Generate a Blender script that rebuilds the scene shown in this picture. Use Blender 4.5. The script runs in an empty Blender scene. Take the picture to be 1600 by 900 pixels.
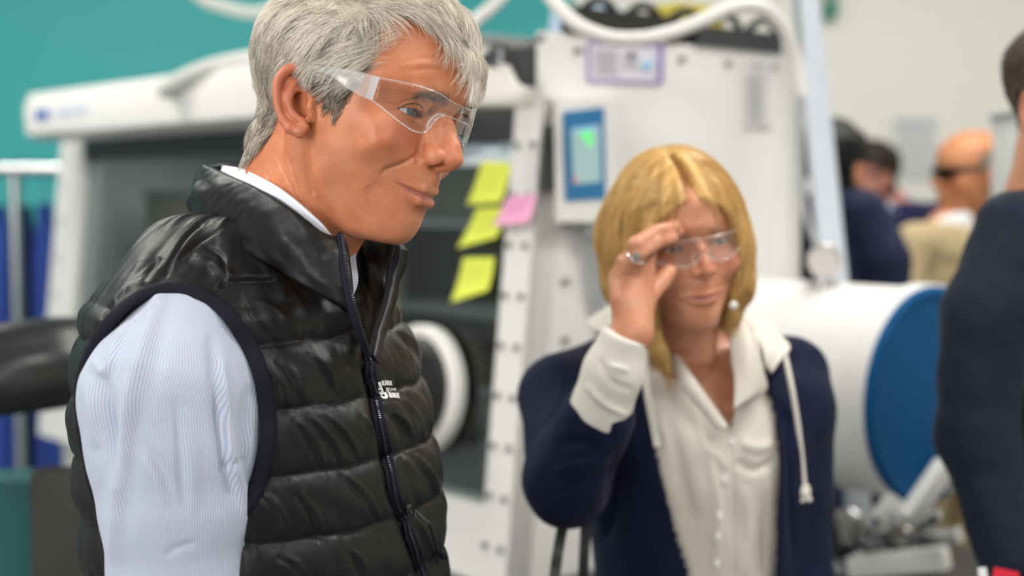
import bpy, bmesh, math, random
import numpy as np
from mathutils import Vector, Matrix

SC = bpy.context.scene
COL = SC.collection
FPX = 2222.0
PITCH = math.atan(150 / FPX)
EYE = np.array([0, 0, 1.607])
CF = np.array([0, math.cos(PITCH), -math.sin(PITCH)])
CU = np.array([0, math.sin(PITCH), math.cos(PITCH)])
CR = np.array([1.0, 0, 0])

# ------------------------------------------------------------ camera, world, light, exposure
cam_d = bpy.data.cameras.new('camera'); cam = bpy.data.objects.new('camera', cam_d); COL.objects.link(cam)
cam.location = EYE; cam.rotation_euler = (math.pi / 2 - PITCH, 0, 0)
cam_d.sensor_width = 36; cam_d.lens = FPX / 1600 * 36; cam_d.clip_start = 0.05
cam_d.dof.use_dof = True; cam_d.dof.focus_distance = 1.25; cam_d.dof.aperture_fstop = 2.7
SC.camera = cam
SC.view_settings.view_transform = 'Standard'; SC.view_settings.look = 'None'
SC.view_settings.gamma = 1; SC.view_settings.use_curve_mapping = False
SC.view_settings.exposure = -0.08
SC.cycles.transparent_max_bounces = 40
w = bpy.data.worlds.new('world'); SC.world = w; w.use_nodes = True
w.node_tree.nodes['Background'].inputs[0].default_value = (0.93, 0.96, 1, 1)
w.node_tree.nodes['Background'].inputs[1].default_value = 0.2

def area_light(name, loc, rot, sx, sy, power, color=(1, 1, 1)):
    d = bpy.data.lights.new(name, 'AREA'); d.shape = 'RECTANGLE'; d.size = sx; d.size_y = sy
    d.energy = power; d.color = color
    o = bpy.data.objects.new(name, d); COL.objects.link(o); o.location = loc; o.rotation_euler = rot
    return o
CEIL = 3.3
for i, (lx, ly) in enumerate([(-1.9, -0.9), (1.3, -0.9), (-1.9, 1.3), (1.3, 1.3), (-1.9, 3.4), (1.3, 3.4)]):
    area_light('ceiling_lamp_light', (lx, ly, CEIL - 0.07), (0, 0, 0), 1.15, 0.55, 38, (1, 0.97, 0.93))
area_light('front_fill_light', (-2.2, -2.4, 2.1), (math.radians(62), 0, math.radians(-35)), 2.6, 1.8, 120, (1, 0.97, 0.94))  # added fill from behind the camera, no window there

# ------------------------------------------------------------ pixels and rays
def ray(px, py):
    return CF + CR * (px - 800) / FPX - CU * (py - 450) / FPX
def P(px, py, d):
    """world point seen at pixel (px, py) at world depth y = d"""
    r = ray(px, py); return EYE + r * (d / r[1])
def proj(X):
    d = np.asarray(X) - EYE; z = d @ CF
    return 800 + FPX * (d @ CR) / z, 450 - FPX * (d @ CU) / z

# ------------------------------------------------------------ scene helpers
def tag(o, label=None, cat=None, group=None, kind=None):
    if label: o['label'] = label
    if cat: o['category'] = cat
    if group: o['group'] = group
    if kind: o['kind'] = kind
    return o
def empty(name, loc, label=None, cat=None, group=None):
    o = bpy.data.objects.new(name, None); COL.objects.link(o); o.location = loc
    o.empty_display_size = 0.05
    return tag(o, label, cat, group)
def link(name, me, mat, parent=None):
    o = bpy.data.objects.new(name, me); COL.objects.link(o)
    if mat is not None:
        me.materials.clear()
        for m in (mat if isinstance(mat, (list, tuple)) else [mat]): me.materials.append(m)
    if parent is not None:
        o.parent = parent; o.matrix_parent_inverse = Matrix.Translation(-parent.location) if parent.type == 'EMPTY' and parent.parent is None else Matrix()
        if parent.type == 'MESH':
            o.matrix_parent_inverse = Matrix()
    return o
def mesh_np(V, F, smooth=True, name='m'):
    V = np.asarray(V, np.float32); F = np.asarray(F, np.int32)
    me = bpy.data.meshes.new(name)
    me.vertices.add(len(V)); me.vertices.foreach_set('co', V.ravel())
    k = F.shape[1]
    me.loops.add(F.size); me.loops.foreach_set('vertex_index', F.ravel())
    me.polygons.add(len(F)); me.polygons.foreach_set('loop_start', np.arange(0, F.size, k, dtype=np.int32))
    me.polygons.foreach_set('loop_total', np.full(len(F), k, np.int32))
    me.update(calc_edges=True)
    me.polygons.foreach_set('use_smooth', np.full(len(F), smooth))
    me.validate()
    return me
def attr(me, name, vals):
    a = me.attributes.new(name, 'FLOAT', 'POINT'); a.data.foreach_set('value', np.asarray(vals, np.float32))
def vnormals(V, F):
    n = np.cross(V[F[:, 2]] - V[F[:, 0]], V[F[:, -1]] - V[F[:, 1]])
    N = np.zeros_like(V)
    for k in range(F.shape[1]):
        for c in range(3): N[:, c] += np.bincount(F[:, k], n[:, c], len(V))
    return N / (np.linalg.norm(N, axis=1, keepdims=True) + 1e-12)

# several small solids collected into one mesh
class MB:
    def __init__(s): s.V = []; s.F = []; s.n = 0; s.G = {}
    def add(s, V, F):
        s.V.append(np.asarray(V, float)); s.F += [tuple(int(i) + s.n for i in f) for f in F]; s.n += len(V); return s
    def box(s, c, size, M=None, bev=0.0):
        sx, sy, sz = [x / 2 for x in size]; b = min(bev, sx * .9, sy * .9, sz * .9)
        bm = bmesh.new(); bmesh.ops.create_cube(bm, size=1)
        bmesh.ops.scale(bm, vec=(size[0], size[1], size[2]), verts=bm.verts)
        if b > 0: bmesh.ops.bevel(bm, geom=list(bm.edges), offset=b, segments=2, affect='EDGES', profile=0.6)
        V = np.array([v.co[:] for v in bm.verts]); bm.verts.index_update()
        F = [[v.index for v in f.verts] for f in bm.faces]; bm.free()
        if M is not None: V = V @ np.asarray(M)
        return s.add(V + np.asarray(c), F)
    def tube(s, pts, r, seg=10, cap=True, flat=1.0, up=None):
        V, F = tube_vf(pts, r, seg, cap, flat, up); return s.add(V, F)
    def build(s, name, mat, parent=None, smooth=True, angle=40):
        me = bpy.data.meshes.new(name); me.from_pydata(np.concatenate(s.V).tolist(), [], s.F); me.update()
        if smooth:
            me.polygons.foreach_set('use_smooth', np.ones(len(me.polygons), bool))
            try: me.set_sharp_from_angle(angle=math.radians(angle))
            except Exception: pass
        return link(name, me, mat, parent)
def spline(pts, n):
    """Catmull-Rom through the rows of pts, n samples"""
    pts = np.asarray(pts, float)
    if len(pts) == 2: t = np.linspace(0, 1, n)[:, None]; return pts[0] * (1 - t) + pts[1] * t
    d = np.r_[0, np.cumsum(np.linalg.norm(np.diff(pts[:, :3], axis=0), axis=1) + 1e-9)]
    t = np.linspace(0, d[-1], n)
    return hermite(d, pts, t)
def hermite(x, y, t):
    x = np.asarray(x, float); y = np.asarray(y, float)
    y2 = y if y.ndim > 1 else y[:, None]
    m = np.gradient(y2, x, axis=0, edge_order=1)
    i = np.clip(np.searchsorted(x, t) - 1, 0, len(x) - 2); h = x[i + 1] - x[i]; s = np.clip((t - x[i]) / h, 0, 1)[:, None]; h = h[:, None]
    r = (2 * s**3 - 3 * s**2 + 1) * y2[i] + (s**3 - 2 * s**2 + s) * h * m[i] + (-2 * s**3 + 3 * s**2) * y2[i + 1] + (s**3 - s**2) * h * m[i + 1]
    return r if y.ndim > 1 else r[:, 0]
def tube_vf(pts, r, seg=10, cap=True, flat=1.0, up=None):
    pts = np.asarray(pts, float); n = len(pts); r = np.broadcast_to(np.asarray(r, float), (n,))
    T = np.gradient(pts, axis=0); T /= np.linalg.norm(T, axis=1, keepdims=True) + 1e-12
    u = np.array(up, float) if up is not None else (np.array([0, 0, 1.]) if abs(T[0, 2]) < .9 else np.array([1., 0, 0]))
    V = []
    a = np.arange(seg) / seg * 2 * np.pi
    for i in range(n):
        u = u - T[i] * (u @ T[i]); u /= np.linalg.norm(u) + 1e-12; b = np.cross(T[i], u)
        V.append(pts[i] + r[i] * (np.cos(a)[:, None] * b + flat * np.sin(a)[:, None] * u))
    V = np.concatenate(V); F = []
    for i in range(n - 1):
        for j in range(seg):
            k = (j + 1) % seg; F.append((i * seg + j, i * seg + k, (i + 1) * seg + k, (i + 1) * seg + j))
    if cap: F.append(tuple(range(seg))[::-1]); F.append(tuple((n - 1) * seg + j for j in range(seg)))
    return V, F
def loft_vf(rings, closed=True, cap=True):
    """rings: (n, m, 3)"""
    R = np.asarray(rings, float); n, m = R.shape[:2]; V = R.reshape(-1, 3); F = []
    for i in range(n - 1):
        for j in range(m if closed else m - 1):
            k = (j + 1) % m; F.append((i * m + j, i * m + k, (i + 1) * m + k, (i + 1) * m + j))
    if closed and cap: F.append(tuple(range(m))[::-1]); F.append(tuple((n - 1) * m + j for j in range(m)))
    return V, F
def patch(name, rows, mat, parent=None, nu=40, nv=40, thick=0.003, disp=None, attrs=None, offset=0.0):
    """a sheet through rows of (px, py, depth) points, thickened to a closed shell"""
    W = [[P(*c) if len(c) == 3 and not isinstance(c, np.ndarray) else c for c in row] for row in rows]
    R = np.array([spline(r, nv) for r in W])
    G = np.stack([spline(R[:, j], nu) for j in range(nv)], 1)
    du = np.gradient(G, axis=0); dv = np.gradient(G, axis=1); N = np.cross(du, dv); N /= np.linalg.norm(N, axis=2, keepdims=True) + 1e-12
    # make the normal face the camera side
    s = np.sign(((EYE - G) * N).sum(2).mean()); N *= s
    uu, vv = np.meshgrid(np.linspace(0, 1, nu), np.linspace(0, 1, nv), indexing='ij')
    if disp is not None: G = G + N * disp(uu, vv)[..., None]
    G = G + N * offset
    A = G.reshape(-1, 3); Bk = (G - N * thick).reshape(-1, 3); m = nu * nv
    q = np.arange(m).reshape(nu, nv)
    f1 = np.stack([q[:-1, :-1], q[1:, :-1], q[1:, 1:], q[:-1, 1:]], -1).reshape(-1, 4)
    if s < 0: f1 = f1[:, ::-1]
    rim = np.concatenate([q[0, :], q[1:, -1], q[-1, -2::-1], q[-2:0:-1, 0]]); r2 = np.roll(rim, -1)
    f3 = np.stack([rim, r2, r2 + m, rim + m], 1)
    if s > 0: pass
    else: f3 = f3[:, ::-1]
    F = np.concatenate([f1, f1[:, ::-1] + m, f3]); V = np.concatenate([A, Bk])
    me = mesh_np(V, F); attr(me, 'pu', np.tile(uu.ravel(), 2)); attr(me, 'pv', np.tile(vv.ravel(), 2))
    return link(name, me, mat, parent)

# ------------------------------------------------------------ implicit solids and their mesher
def smin(a, b, k):
    h = np.clip(0.5 + 0.5 * (b - a) / k, 0, 1); return b * (1 - h) + a * h - k * h * (1 - h)
def smax(a, b, k): return -smin(-a, -b, k)
def s_ell(p, c, r, M=None):
    q = p - np.asarray(c, np.float32)
    if M is not None: q = q @ np.asarray(M, np.float32).T
    r = np.asarray(r, np.float32); k0 = np.linalg.norm(q / r, axis=1); k1 = np.linalg.norm(q / (r * r), axis=1) + 1e-9
    return k0 * (k0 - 1) / k1
def s_cap(p, a, b, ra, rb=None, sc=None):
    rb = ra if rb is None else rb
    a = np.asarray(a, np.float32); b = np.asarray(b, np.float32)
    if sc is not None: sc = np.asarray(sc, np.float32); p = p / sc; a = a / sc; b = b / sc
    ba = b - a; t = np.clip(((p - a) @ ba) / (ba @ ba + 1e-12), 0, 1)
    return np.linalg.norm(p - a - t[:, None] * ba, axis=1) - (ra + (rb - ra) * t)
def s_chain(p, pts, rad, k=0.0, sc=None):
    d = None
    for i in range(len(pts) - 1):
        e = s_cap(p, pts[i], pts[i + 1], rad[i], rad[i + 1], sc)
        d = e if d is None else (smin(d, e, k) if k > 0 else np.minimum(d, e))
    return d
def nets(field, lo, hi, h, B=8, slack=1.9):
    """surface nets over field(points)->distance (negative inside); evaluated only in blocks near the surface"""
    lo = np.asarray(lo, float); hi = np.asarray(hi, float)
    nb = np.ceil((hi - lo) / (h * B)).astype(int); n = nb * B + 1
    cx = [lo[i] + (np.arange(nb[i]) + .5) * B * h for i in range(3)]
    C = np.stack(np.meshgrid(*cx, indexing='ij'), -1).reshape(-1, 3).astype(np.float32)
    fc = field(C); act = np.abs(fc) < B * h * slack
    G = np.repeat(np.repeat(np.repeat(fc.reshape(nb), B, 0), B, 1), B, 2)
    G = np.pad(G, ((0, 1),) * 3, mode='edge').astype(np.float32)
    idx = np.argwhere(act.reshape(nb)); off = np.stack(np.meshgrid(*[np.arange(B + 1)] * 3, indexing='ij'), -1).reshape(-1, 3)
    for s in range(0, len(idx), 400):
        I = (idx[s:s + 400, None, :] * B + off[None]).reshape(-1, 3)
        G[I[:, 0], I[:, 1], I[:, 2]] = field((lo + I * h).astype(np.float32))
    S = G < 0
    c8 = [S[i:i + n[0] - 1, j:j + n[1] - 1, k:k + n[2] - 1] for i in (0, 1) for j in (0, 1) for k in (0, 1)]
    cnt = sum(c.astype(np.int8) for c in c8); cell = (cnt > 0) & (cnt < 8); cells = np.argwhere(cell)
    vid = -np.ones(cell.shape, np.int32); vid[cell] = np.arange(len(cells))
    acc = np.zeros((len(cells), 3)); num = np.zeros(len(cells))
    for ax in range(3):
        o = [a for a in range(3) if a != ax]
        for u in (0, 1):
            for v in (0, 1):
                a = cells.copy(); a[:, o[0]] += u; a[:, o[1]] += v; b = a.copy(); b[:, ax] += 1
                fa = G[tuple(a.T)]; fb = G[tuple(b.T)]; m = (fa < 0) != (fb < 0)
                t = np.where(m, fa / (fa - fb + 1e-20), 0); pt = a.astype(float); pt[:, ax] += t
                acc[m] += pt[m]; num[m] += 1
    V = lo + acc / num[:, None] * h
    Fs = []
    for ax in range(3):
        o = [(ax + 1) % 3, (ax + 2) % 3]
        sl = [slice(0, None)] * 3
        A = np.argwhere(np.take(S, range(n[ax] - 1), ax) != np.take(S, range(1, n[ax]), ax))
        A = A[(A[:, o[0]] > 0) & (A[:, o[1]] > 0) & (A[:, o[0]] < n[o[0]] - 1) & (A[:, o[1]] < n[o[1]] - 1)]
        q = []
        for (u, v) in ((-1, -1), (0, -1), (0, 0), (-1, 0)):
            c = A.copy(); c[:, o[0]] += u; c[:, o[1]] += v; q.append(vid[tuple(c.T)])
        q = np.stack(q, 1); ins = S[tuple(A.T)]
        q[~ins] = q[~ins][:, ::-1]; Fs.append(q)
    F = np.concatenate(Fs); F = F[(F >= 0).all(1)]
    return V, F
def noise3(p, seed=0):
    """cheap smooth value noise, about -1..1"""
    p = np.asarray(p, np.float64); i = np.floor(p).astype(np.int64); f = p - i; f = f * f * (3 - 2 * f)
    def hsh(a, b, c):
        n = (a * 374761393 + b * 668265263 + c * 2147483647 + seed * 1274126177) & 0xffffffff
        n = ((n ^ (n >> 13)) * 1274126177) & 0xffffffff
        return ((n ^ (n >> 16)) & 0xffff) / 32767.5 - 1
    r = 0
    for a in (0, 1):
        for b in (0, 1):
            for c in (0, 1):
                wgt = (f[:, 0] if a else 1 - f[:, 0]) * (f[:, 1] if b else 1 - f[:, 1]) * (f[:, 2] if c else 1 - f[:, 2])
                r = r + wgt * hsh(i[:, 0] + a, i[:, 1] + b, i[:, 2] + c)
    return r
def seg_dist2d(X, Y, pts):
    """distance to a pixel polyline and position along it 0..1"""
    pts = np.asarray(pts, float); best = np.full(X.shape, 1e9); tt = np.zeros(X.shape); sd = np.zeros(X.shape)
    L = np.linalg.norm(np.diff(pts, axis=0), axis=1); tot = L.sum(); s = 0
    for i in range(len(pts) - 1):
        a, b = pts[i], pts[i + 1]; d = b - a; t = np.clip(((X - a[0]) * d[0] + (Y - a[1]) * d[1]) / (d @ d + 1e-9), 0, 1)
        e = np.hypot(X - a[0] - t * d[0], Y - a[1] - t * d[1]); m = e < best
        best[m] = e[m]; tt[m] = ((s + t * L[i]) / tot)[m]
        sd[m] = (d[0] * (Y - a[1]) - d[1] * (X - a[0]))[m] * np.sign(1); s += L[i]
    return best, tt, np.sign(sd)
def inpoly(X, Y, poly):
    poly = np.asarray(poly, float); c = np.zeros(X.shape, bool); j = len(poly) - 1
    for i in range(len(poly)):
        xi, yi = poly[i]; xj, yj = poly[j]
        m = ((yi > Y) != (yj > Y)) & (X < (xj - xi) * (Y - yi) / (yj - yi + 1e-12) + xi); c ^= m; j = i
    return c
def sculpt(V, F, strokes, scale=1.0):
    """brush strokes traced on the photograph: (polyline, width px, height m [, taper])"""
    N = vnormals(V, F); X, Y = proj(V); vd = EYE - V; vd /= np.linalg.norm(vd, axis=1, keepdims=True)
    facing = np.clip(((N * vd).sum(1) + .1) / .3, 0, 1)
    D = np.zeros(len(V))
    for st in strokes:
        pts, wd, ht = st[:3]; tp = st[3] if len(st) > 3 else 1
        d, t, s = seg_dist2d(X, Y, spline(np.array(pts, float), 24) if len(pts) > 2 else pts)
        prof = np.exp(-(d / wd) ** 2)
        if tp: prof = prof * np.clip(4 * t * (1 - t), 0, 1) ** 0.6
        D += prof * ht * facing
    return V + N * (D * scale)[:, None]

# ------------------------------------------------------------ materials
def mat(name, col, rough=0.5, metal=0.0, spec=0.5, sss=0.0, emit=None, estr=1.0, alpha=1.0, coat=0.0, sheen=0.0, var=0.0, vscale=20, bump=0.0, bscale=200, bdist=0.001):
    m = bpy.data.materials.new(name); m.use_nodes = True; nt = m.node_tree; b = nt.nodes['Principled BSDF']
    I = b.inputs
    I['Base Color'].default_value = (*col, 1); I['Roughness'].default_value = rough; I['Metallic'].default_value = metal
    I['Specular IOR Level'].default_value = spec
    if sss:
        I['Subsurface Weight'].default_value = sss; I['Subsurface Radius'].default_value = (0.010, 0.004, 0.002); I['Subsurface Scale'].default_value = 0.8
    if emit: I['Emission Color'].default_value = (*emit, 1); I['Emission Strength'].default_value = estr
    I['Alpha'].default_value = alpha; I['Coat Weight'].default_value = coat; I['Sheen Weight'].default_value = sheen
    tc = nt.nodes.new('ShaderNodeTexCoord')
    if var > 0:
        n = nt.nodes.new('ShaderNodeTexNoise'); n.inputs['Scale'].default_value = vscale; n.inputs['Detail'].default_value = 4
        nt.links.new(tc.outputs['Object'], n.inputs['Vector'])
        mx = nt.nodes.new('ShaderNodeMix'); mx.data_type = 'RGBA'
        mx.inputs[6].default_value = (*[c * (1 - var) for c in col], 1); mx.inputs[7].default_value = (*[min(1, c * (1 + var)) for c in col], 1)
        nt.links.new(n.outputs['Fac'], mx.inputs[0]); nt.links.new(mx.outputs[2], I['Base Color'])
    if bump > 0:
        n = nt.nodes.new('ShaderNodeTexNoise'); n.inputs['Scale'].default_value = bscale; n.inputs['Detail'].default_value = 3
        nt.links.new(tc.outputs['Object'], n.inputs['Vector'])
        bp = nt.nodes.new('ShaderNodeBump'); bp.inputs['Strength'].default_value = bump; bp.inputs['Distance'].default_value = bdist
        nt.links.new(n.outputs['Fac'], bp.inputs['Height']); nt.links.new(bp.outputs[0], I['Normal'])
    return m
def N_(m, t): return m.node_tree.nodes.new('ShaderNode' + t)
def L_(m, a, b): m.node_tree.links.new(a, b)
def attr_mix(m, name, col2, fac=1.0, attrname=None):
    """mix the current base colour towards col2 where a vertex mask is 1 (pigment)"""
    b = m.node_tree.nodes['Principled BSDF']; inp = b.inputs['Base Color']
    mx = N_(m, 'Mix'); mx.data_type = 'RGBA'
    if inp.links: L_(m, inp.links[0].from_socket, mx.inputs[6])
    else: mx.inputs[6].default_value = inp.default_value[:]
    mx.inputs[7].default_value = (*col2, 1)
    a = N_(m, 'Attribute'); a.attribute_name = name
    if fac != 1:
        mu = N_(m, 'Math'); mu.operation = 'MULTIPLY'; mu.inputs[1].default_value = fac; L_(m, a.outputs['Fac'], mu.inputs[0]); L_(m, mu.outputs[0], mx.inputs[0])
    else: L_(m, a.outputs['Fac'], mx.inputs[0])
    L_(m, mx.outputs[2], inp)
def clear_mat(name, tint=(0.97, 0.98, 0.98), refl=0.5, haze=0.0, rough=0.03):
    m = bpy.data.materials.new(name); m.use_nodes = True; nt = m.node_tree; nt.nodes.clear()
    out = N_(m, 'OutputMaterial'); tr = N_(m, 'BsdfTransparent'); tr.inputs[0].default_value = (*tint, 1)
    gl = N_(m, 'BsdfGlossy'); gl.inputs['Roughness'].default_value = rough; gl.inputs[0].default_value = (1, 1, 1, 1)
    lw = N_(m, 'LayerWeight'); lw.inputs[0].default_value = .5; pw = N_(m, 'Math'); pw.operation = 'POWER'; pw.inputs[1].default_value = 5; L_(m, lw.outputs['Facing'], pw.inputs[0])
    fz = N_(m, 'Math'); fz.operation = 'MULTIPLY_ADD'; fz.inputs[1].default_value = .9; fz.inputs[2].default_value = .045; L_(m, pw.outputs[0], fz.inputs[0]); mx = N_(m, 'MixShader')
    mu = N_(m, 'Math'); mu.operation = 'MULTIPLY'; mu.inputs[1].default_value = refl; L_(m, fz.outputs[0], mu.inputs[0])
    L_(m, mu.outputs[0], mx.inputs[0]); L_(m, tr.outputs[0], mx.inputs[1]); L_(m, gl.outputs[0], mx.inputs[2])
    if haze > 0:
        df = N_(m, 'BsdfDiffuse'); df.inputs[0].default_value = (0.86, 0.86, 0.86, 1); m2 = N_(m, 'MixShader'); m2.inputs[0].default_value = haze
        L_(m, mx.outputs[0], m2.inputs[1]); L_(m, df.outputs[0], m2.inputs[2]); L_(m, m2.outputs[0], out.inputs[0])
    else: L_(m, mx.outputs[0], out.inputs[0])
    return m
# ------------------------------------------------------------ heads (head frame in mm: forward, left, up; origin midway between the ears)
def hbasis(yaw, pitch, roll):
    cy, sy = math.cos(yaw), math.sin(yaw)
    F = np.array([cy, sy, 0]); L = np.array([-sy, cy, 0]); U = np.array([0, 0, 1.])
    F, U = math.cos(pitch) * F - math.sin(pitch) * U, math.cos(pitch) * U + math.sin(pitch) * F
    L, U = math.cos(roll) * L + math.sin(roll) * U, math.cos(roll) * U - math.sin(roll) * L
    return np.stack([F, L, U])
class Frame:
    def __init__(s, O, yaw, pitch, roll, k=1.0):
        s.O = np.array(O, float); s.B = hbasis(*[math.radians(a) for a in (yaw, pitch, roll)]); s.k = k / 1000
    def w(s, p): return s.O + (np.asarray(p, float) @ s.B) * s.k
    def h(s, X): return ((np.asarray(X, float) - s.O) @ s.B.T) / s.k
    def px(s, px, py, l):
        """head-frame point seen at a pixel, on the sagittal plane l"""
        c = s.h(EYE); d = ray(px, py) @ s.B.T; t = (l - c[1]) / d[1]; return c + t * d

FACE_M = [ # u: (f, l) front to back, right half
 (110, [(74,0),(71,16),(62,34),(44,52),(20,62),(0,66),(-60,50),(-85,0)]),
 (78, [(96,0),(92,14),(84,28),(72,42),(54,56),(30,69),(0,76),(-60,62),(-85,0)]),
 (60, [(99,0),(95.5,14),(88,28),(77,42),(60,57),(38,68),(0,76),(-60,62),(-85,0)]),
 (48, [(101,0),(98,14),(90,28),(81,41),(68,54),(48,65),(10,73),(-60,60),(-85,0)]),
 (39, [(98,0),(95,14),(89,28),(80,42),(68,54),(48,64),(10,73),(-60,60),(-85,0)]),
 (30, [(92,0),(83,14),(80,28),(76,41),(67,53),(48,64),(10,72),(-60,60),(-85,0)]),
 (20, [(87,0),(78,14),(76,28),(74,40),(67,51),(48,63),(10,71),(-60,58),(-85,0)]),
 (8, [(86,0),(83,14),(81,28),(78,41),(69,53),(50,64),(10,70),(-60,56),(-85,0)]),
 (-5, [(90,0),(88,14),(85,28),(79,42),(68,55),(48,65),(10,69),(-55,54),(-80,0)]),
 (-18, [(99,0),(95,13),(88,27),(79,41),(68,54.5),(47,64.5),(5,66),(-50,52),(-75,0)]),
 (-30, [(103,0),(98,13),(89,26),(77,40),(66,52.5),(44,63),(5,64),(-45,50),(-70,0)]),
 (-45, [(97.5,0),(94,13),(85,26),(73,39),(61,50.5),(41,60),(5,61),(-40,46),(-65,0)]),
 (-60, [(96.5,0),(93,12),(84,25),(70,37),(53,47),(33,54),(5,58),(-35,42),(-60,0)]),
 (-75, [(94.3,0),(92,11),(82,23),(63,34),(44,43),(26,49),(5,53),(-30,40),(-55,0)]),
 (-88, [(90,0),(87,10),(76,21),(57,31),(38,39),(22,45),(5,48),(-30,38),(-50,0)]),
 (-100, [(82,0),(79,9),(69,19),(50,28),(33,35),(18,41),(3,44),(-30,35),(-48,0)]),
 (-125, [(60,0),(57,9),(50,16),(38,24),(25,31),(12,37),(0,40),(-30,33),(-45,0)])]
def face_table(tab, f0=10.0):
    th = np.linspace(0, math.pi, 181); rows = []; us = []
    for u, pts in sorted(tab):
        p = np.array(pts, float); t = np.arctan2(p[:, 1], p[:, 0] - f0); r = np.hypot(p[:, 1], p[:, 0] - f0)
        t = np.r_[-t[1], t, 2 * math.pi - t[-2]]; r = np.r_[r[1], r, r[-2]]
        rows.append(hermite(t, r, th)); us.append(u)
    us = np.array(us, float); ug = np.arange(us[0], us[-1] + 1.0)
    return ug, hermite(us, np.array(rows), ug)
def face_dist(p, ug, T, f0=10.0):
    th = np.degrees(np.arctan2(np.abs(p[:, 1]), p[:, 0] - f0)); rho = np.hypot(p[:, 1], p[:, 0] - f0)
    a = np.clip(p[:, 2] - ug[0], 0, len(ug) - 1.001); i = a.astype(int); a = a - i
    b = np.clip(th, 0, 179.99); j = b.astype(int); b = b - j
    R = (T[i, j] * (1 - a) + T[i + 1, j] * a) * (1 - b) + (T[i, j + 1] * (1 - a) + T[i + 1, j + 1] * a) * b
    return ((rho - R) * 0.9).astype(np.float32)
def sym(p):
    q = p.copy(); q[:, 1] = np.abs(q[:, 1]); return q

def make_head_field(T=FACE_M, skull=((-3, 0, 46), (100, 77, 84)), nose=1.0, eye=(69, 32, 21), lidgap=(4.2, 3.6), eyer=12.0, jawtip=-96, lips=1.0, neck=None, ears=True, earf=None, cheek=1.0, open_eye=True, far_ear=True, ridge=1.0):
    ug, TT = face_table(T)
    neck = neck or [((-32, 0, -10), 60), ((-40, 0, -60), 58), ((-50, 0, -120), 60), ((-62, 0, -180), 66)]
    def field(p):
        q = sym(p)
        d = face_dist(p, ug, TT)
        d = smax(d, p[:, 2] - 97, 18.0)
        # jaw underside
        nrm = np.array([0.13, 0, -0.99]); pl = (p - np.array([60, 0, jawtip])) @ nrm
        back = (p - np.array([12, 0, -62])) @ np.array([-0.82, 0, -0.57])
        d = smax(d, np.maximum(pl, 0 * pl - 50).astype(np.float32), 10.0); d = smax(d, back.astype(np.float32), 16.0)
        sk = s_ell(p, *skull); d = smin(d, sk, 10.0)
        # neck
        nk = s_chain(p, [a for a, r in neck], [r for a, r in neck], 20.0, sc=(1.08, 0.93, 1.0))
        d = smin(d, nk, 12.0)
        # sternomastoid
        d = smin(d, s_cap(q, (-12, 60, -22), (10, 22, -150), 10, 9), 14.0)
        # brow ridge, cheekbone, smiling cheek
        d = smin(d, s_ell(q, (82 - 6 * (1 - ridge), 23, 40), (9, 19, 5)), 6.0)
        d = smin(d, s_ell(q, (67, 44, -9), (16 * cheek, 19, 18)), 14.0)
        d = smin(d, s_ell(q, (30, 58, 2), (30, 6.5, 11)), 12.0)
        # sockets
        d = smax(d, -s_ell(q, (90, 16, 24), (8, 6, 8)), 6.0)
        # eyelids
        e = np.array(eye, np.float32)
        ball = np.linalg.norm(q - e, axis=1)
        if open_eye:
            d = smin(d, ball - (eyer + 1.7), 3.5)
        else: d = smin(d, ball - (eyer + 1.2), 3.5)
        # nose
        n = nose
        nz = s_chain(q, [(85, 0, 30), (96, 0, 16), (107, 0, 1)], [8 * n, 8.2 * n, 9.5 * n], 4.0)
        nz = smin(nz, s_ell(q, (109 - 8 * (1 - n), 0, -6.8), (12, 10.5 * n, 9.8 * n)), 4.0)
        nz = smin(nz, s_cap(q, (84, 9 * n, 18), (94, 10 * n, -6), 5, 8 * n), 6.0)
        nz = smin(nz, s_ell(q, (99, 12.5 * n, -9.5), (11, 7 * n, 8.5 * n)), 4.0)
        nz = smin(nz, s_cap(q, (103, 0, -17), (112, 0, -13.5), 3.8, 4.2), 2.5)
        d = smin(d, nz, 4.5)
        d = smax(d, -s_ell(q, (104.5, 8.2, -17.0), (8.0, 4.2, 5.4)), 1.2)
        # groove behind the nose wing
        d = smax(d, -s_ell(q, (90, 20.5, -10), (3, 2.5, 9)), 4.0)
        # lips
        up = s_chain(q, [(99.5, 0, -39), (97.5, 9, -38.6), (88, 20, -40), (80, 29, -41)], [4.0 * lips, 3.6 * lips, 2.8, 2.0], 2.0)
        lo = s_chain(q, [(97.3, 0, -50), (95.5, 9, -49.5), (87, 19, -46.5), (80, 28, -42.5)], [5.0 * lips, 4.7 * lips, 3.4, 2.0], 2.0)
        d = smin(d, up, 3.5); d = smin(d, lo, 3.5)
        slit = s_chain(q, [(104, 0, -44.8), (101, 9, -44.3), (92, 20, -42.8), (84, 30, -41)], [1.5, 1.4, 1.2, 0.8])
        d = smax(d, -slit, 2.0)
        d = smax(d, -s_ell(q, (100, 0, -61), (4.5, 15, 4)), 5.0)
        d = smax(d, -s_cap(q, (110, 0, -24), (108.5, 0, -31), 3.0, 3.4), 3.0)
        if open_eye:
            # almond opening, cut into the lids in front of the ball
            t = np.clip((q[:, 1] - (e[1] - 14.5)) / 29.0, 0, 1); tt = 4 * t * (1 - t)
            top = e[2] - 0.5 + lidgap[0] * tt ** 0.6 * (1 - 0.25 * (t - .5)); bot = e[2] - 0.5 - lidgap[1] * tt ** 0.75
            m = np.maximum.reduce([q[:, 2] - top, bot - q[:, 2], np.abs(q[:, 1] - e[1]) - 14.5, e[0] + 1 - q[:, 0]])
            d = smax(d, -m.astype(np.float32), 0.9)
        if earf is not None:
            d = smin(d, earf(p), 3.0)
            if far_ear:
                r = p.copy(); r[:, 1] *= -1; d = smin(d, earf(r), 3.0)
        return d.astype(np.float32)
    return field
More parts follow.
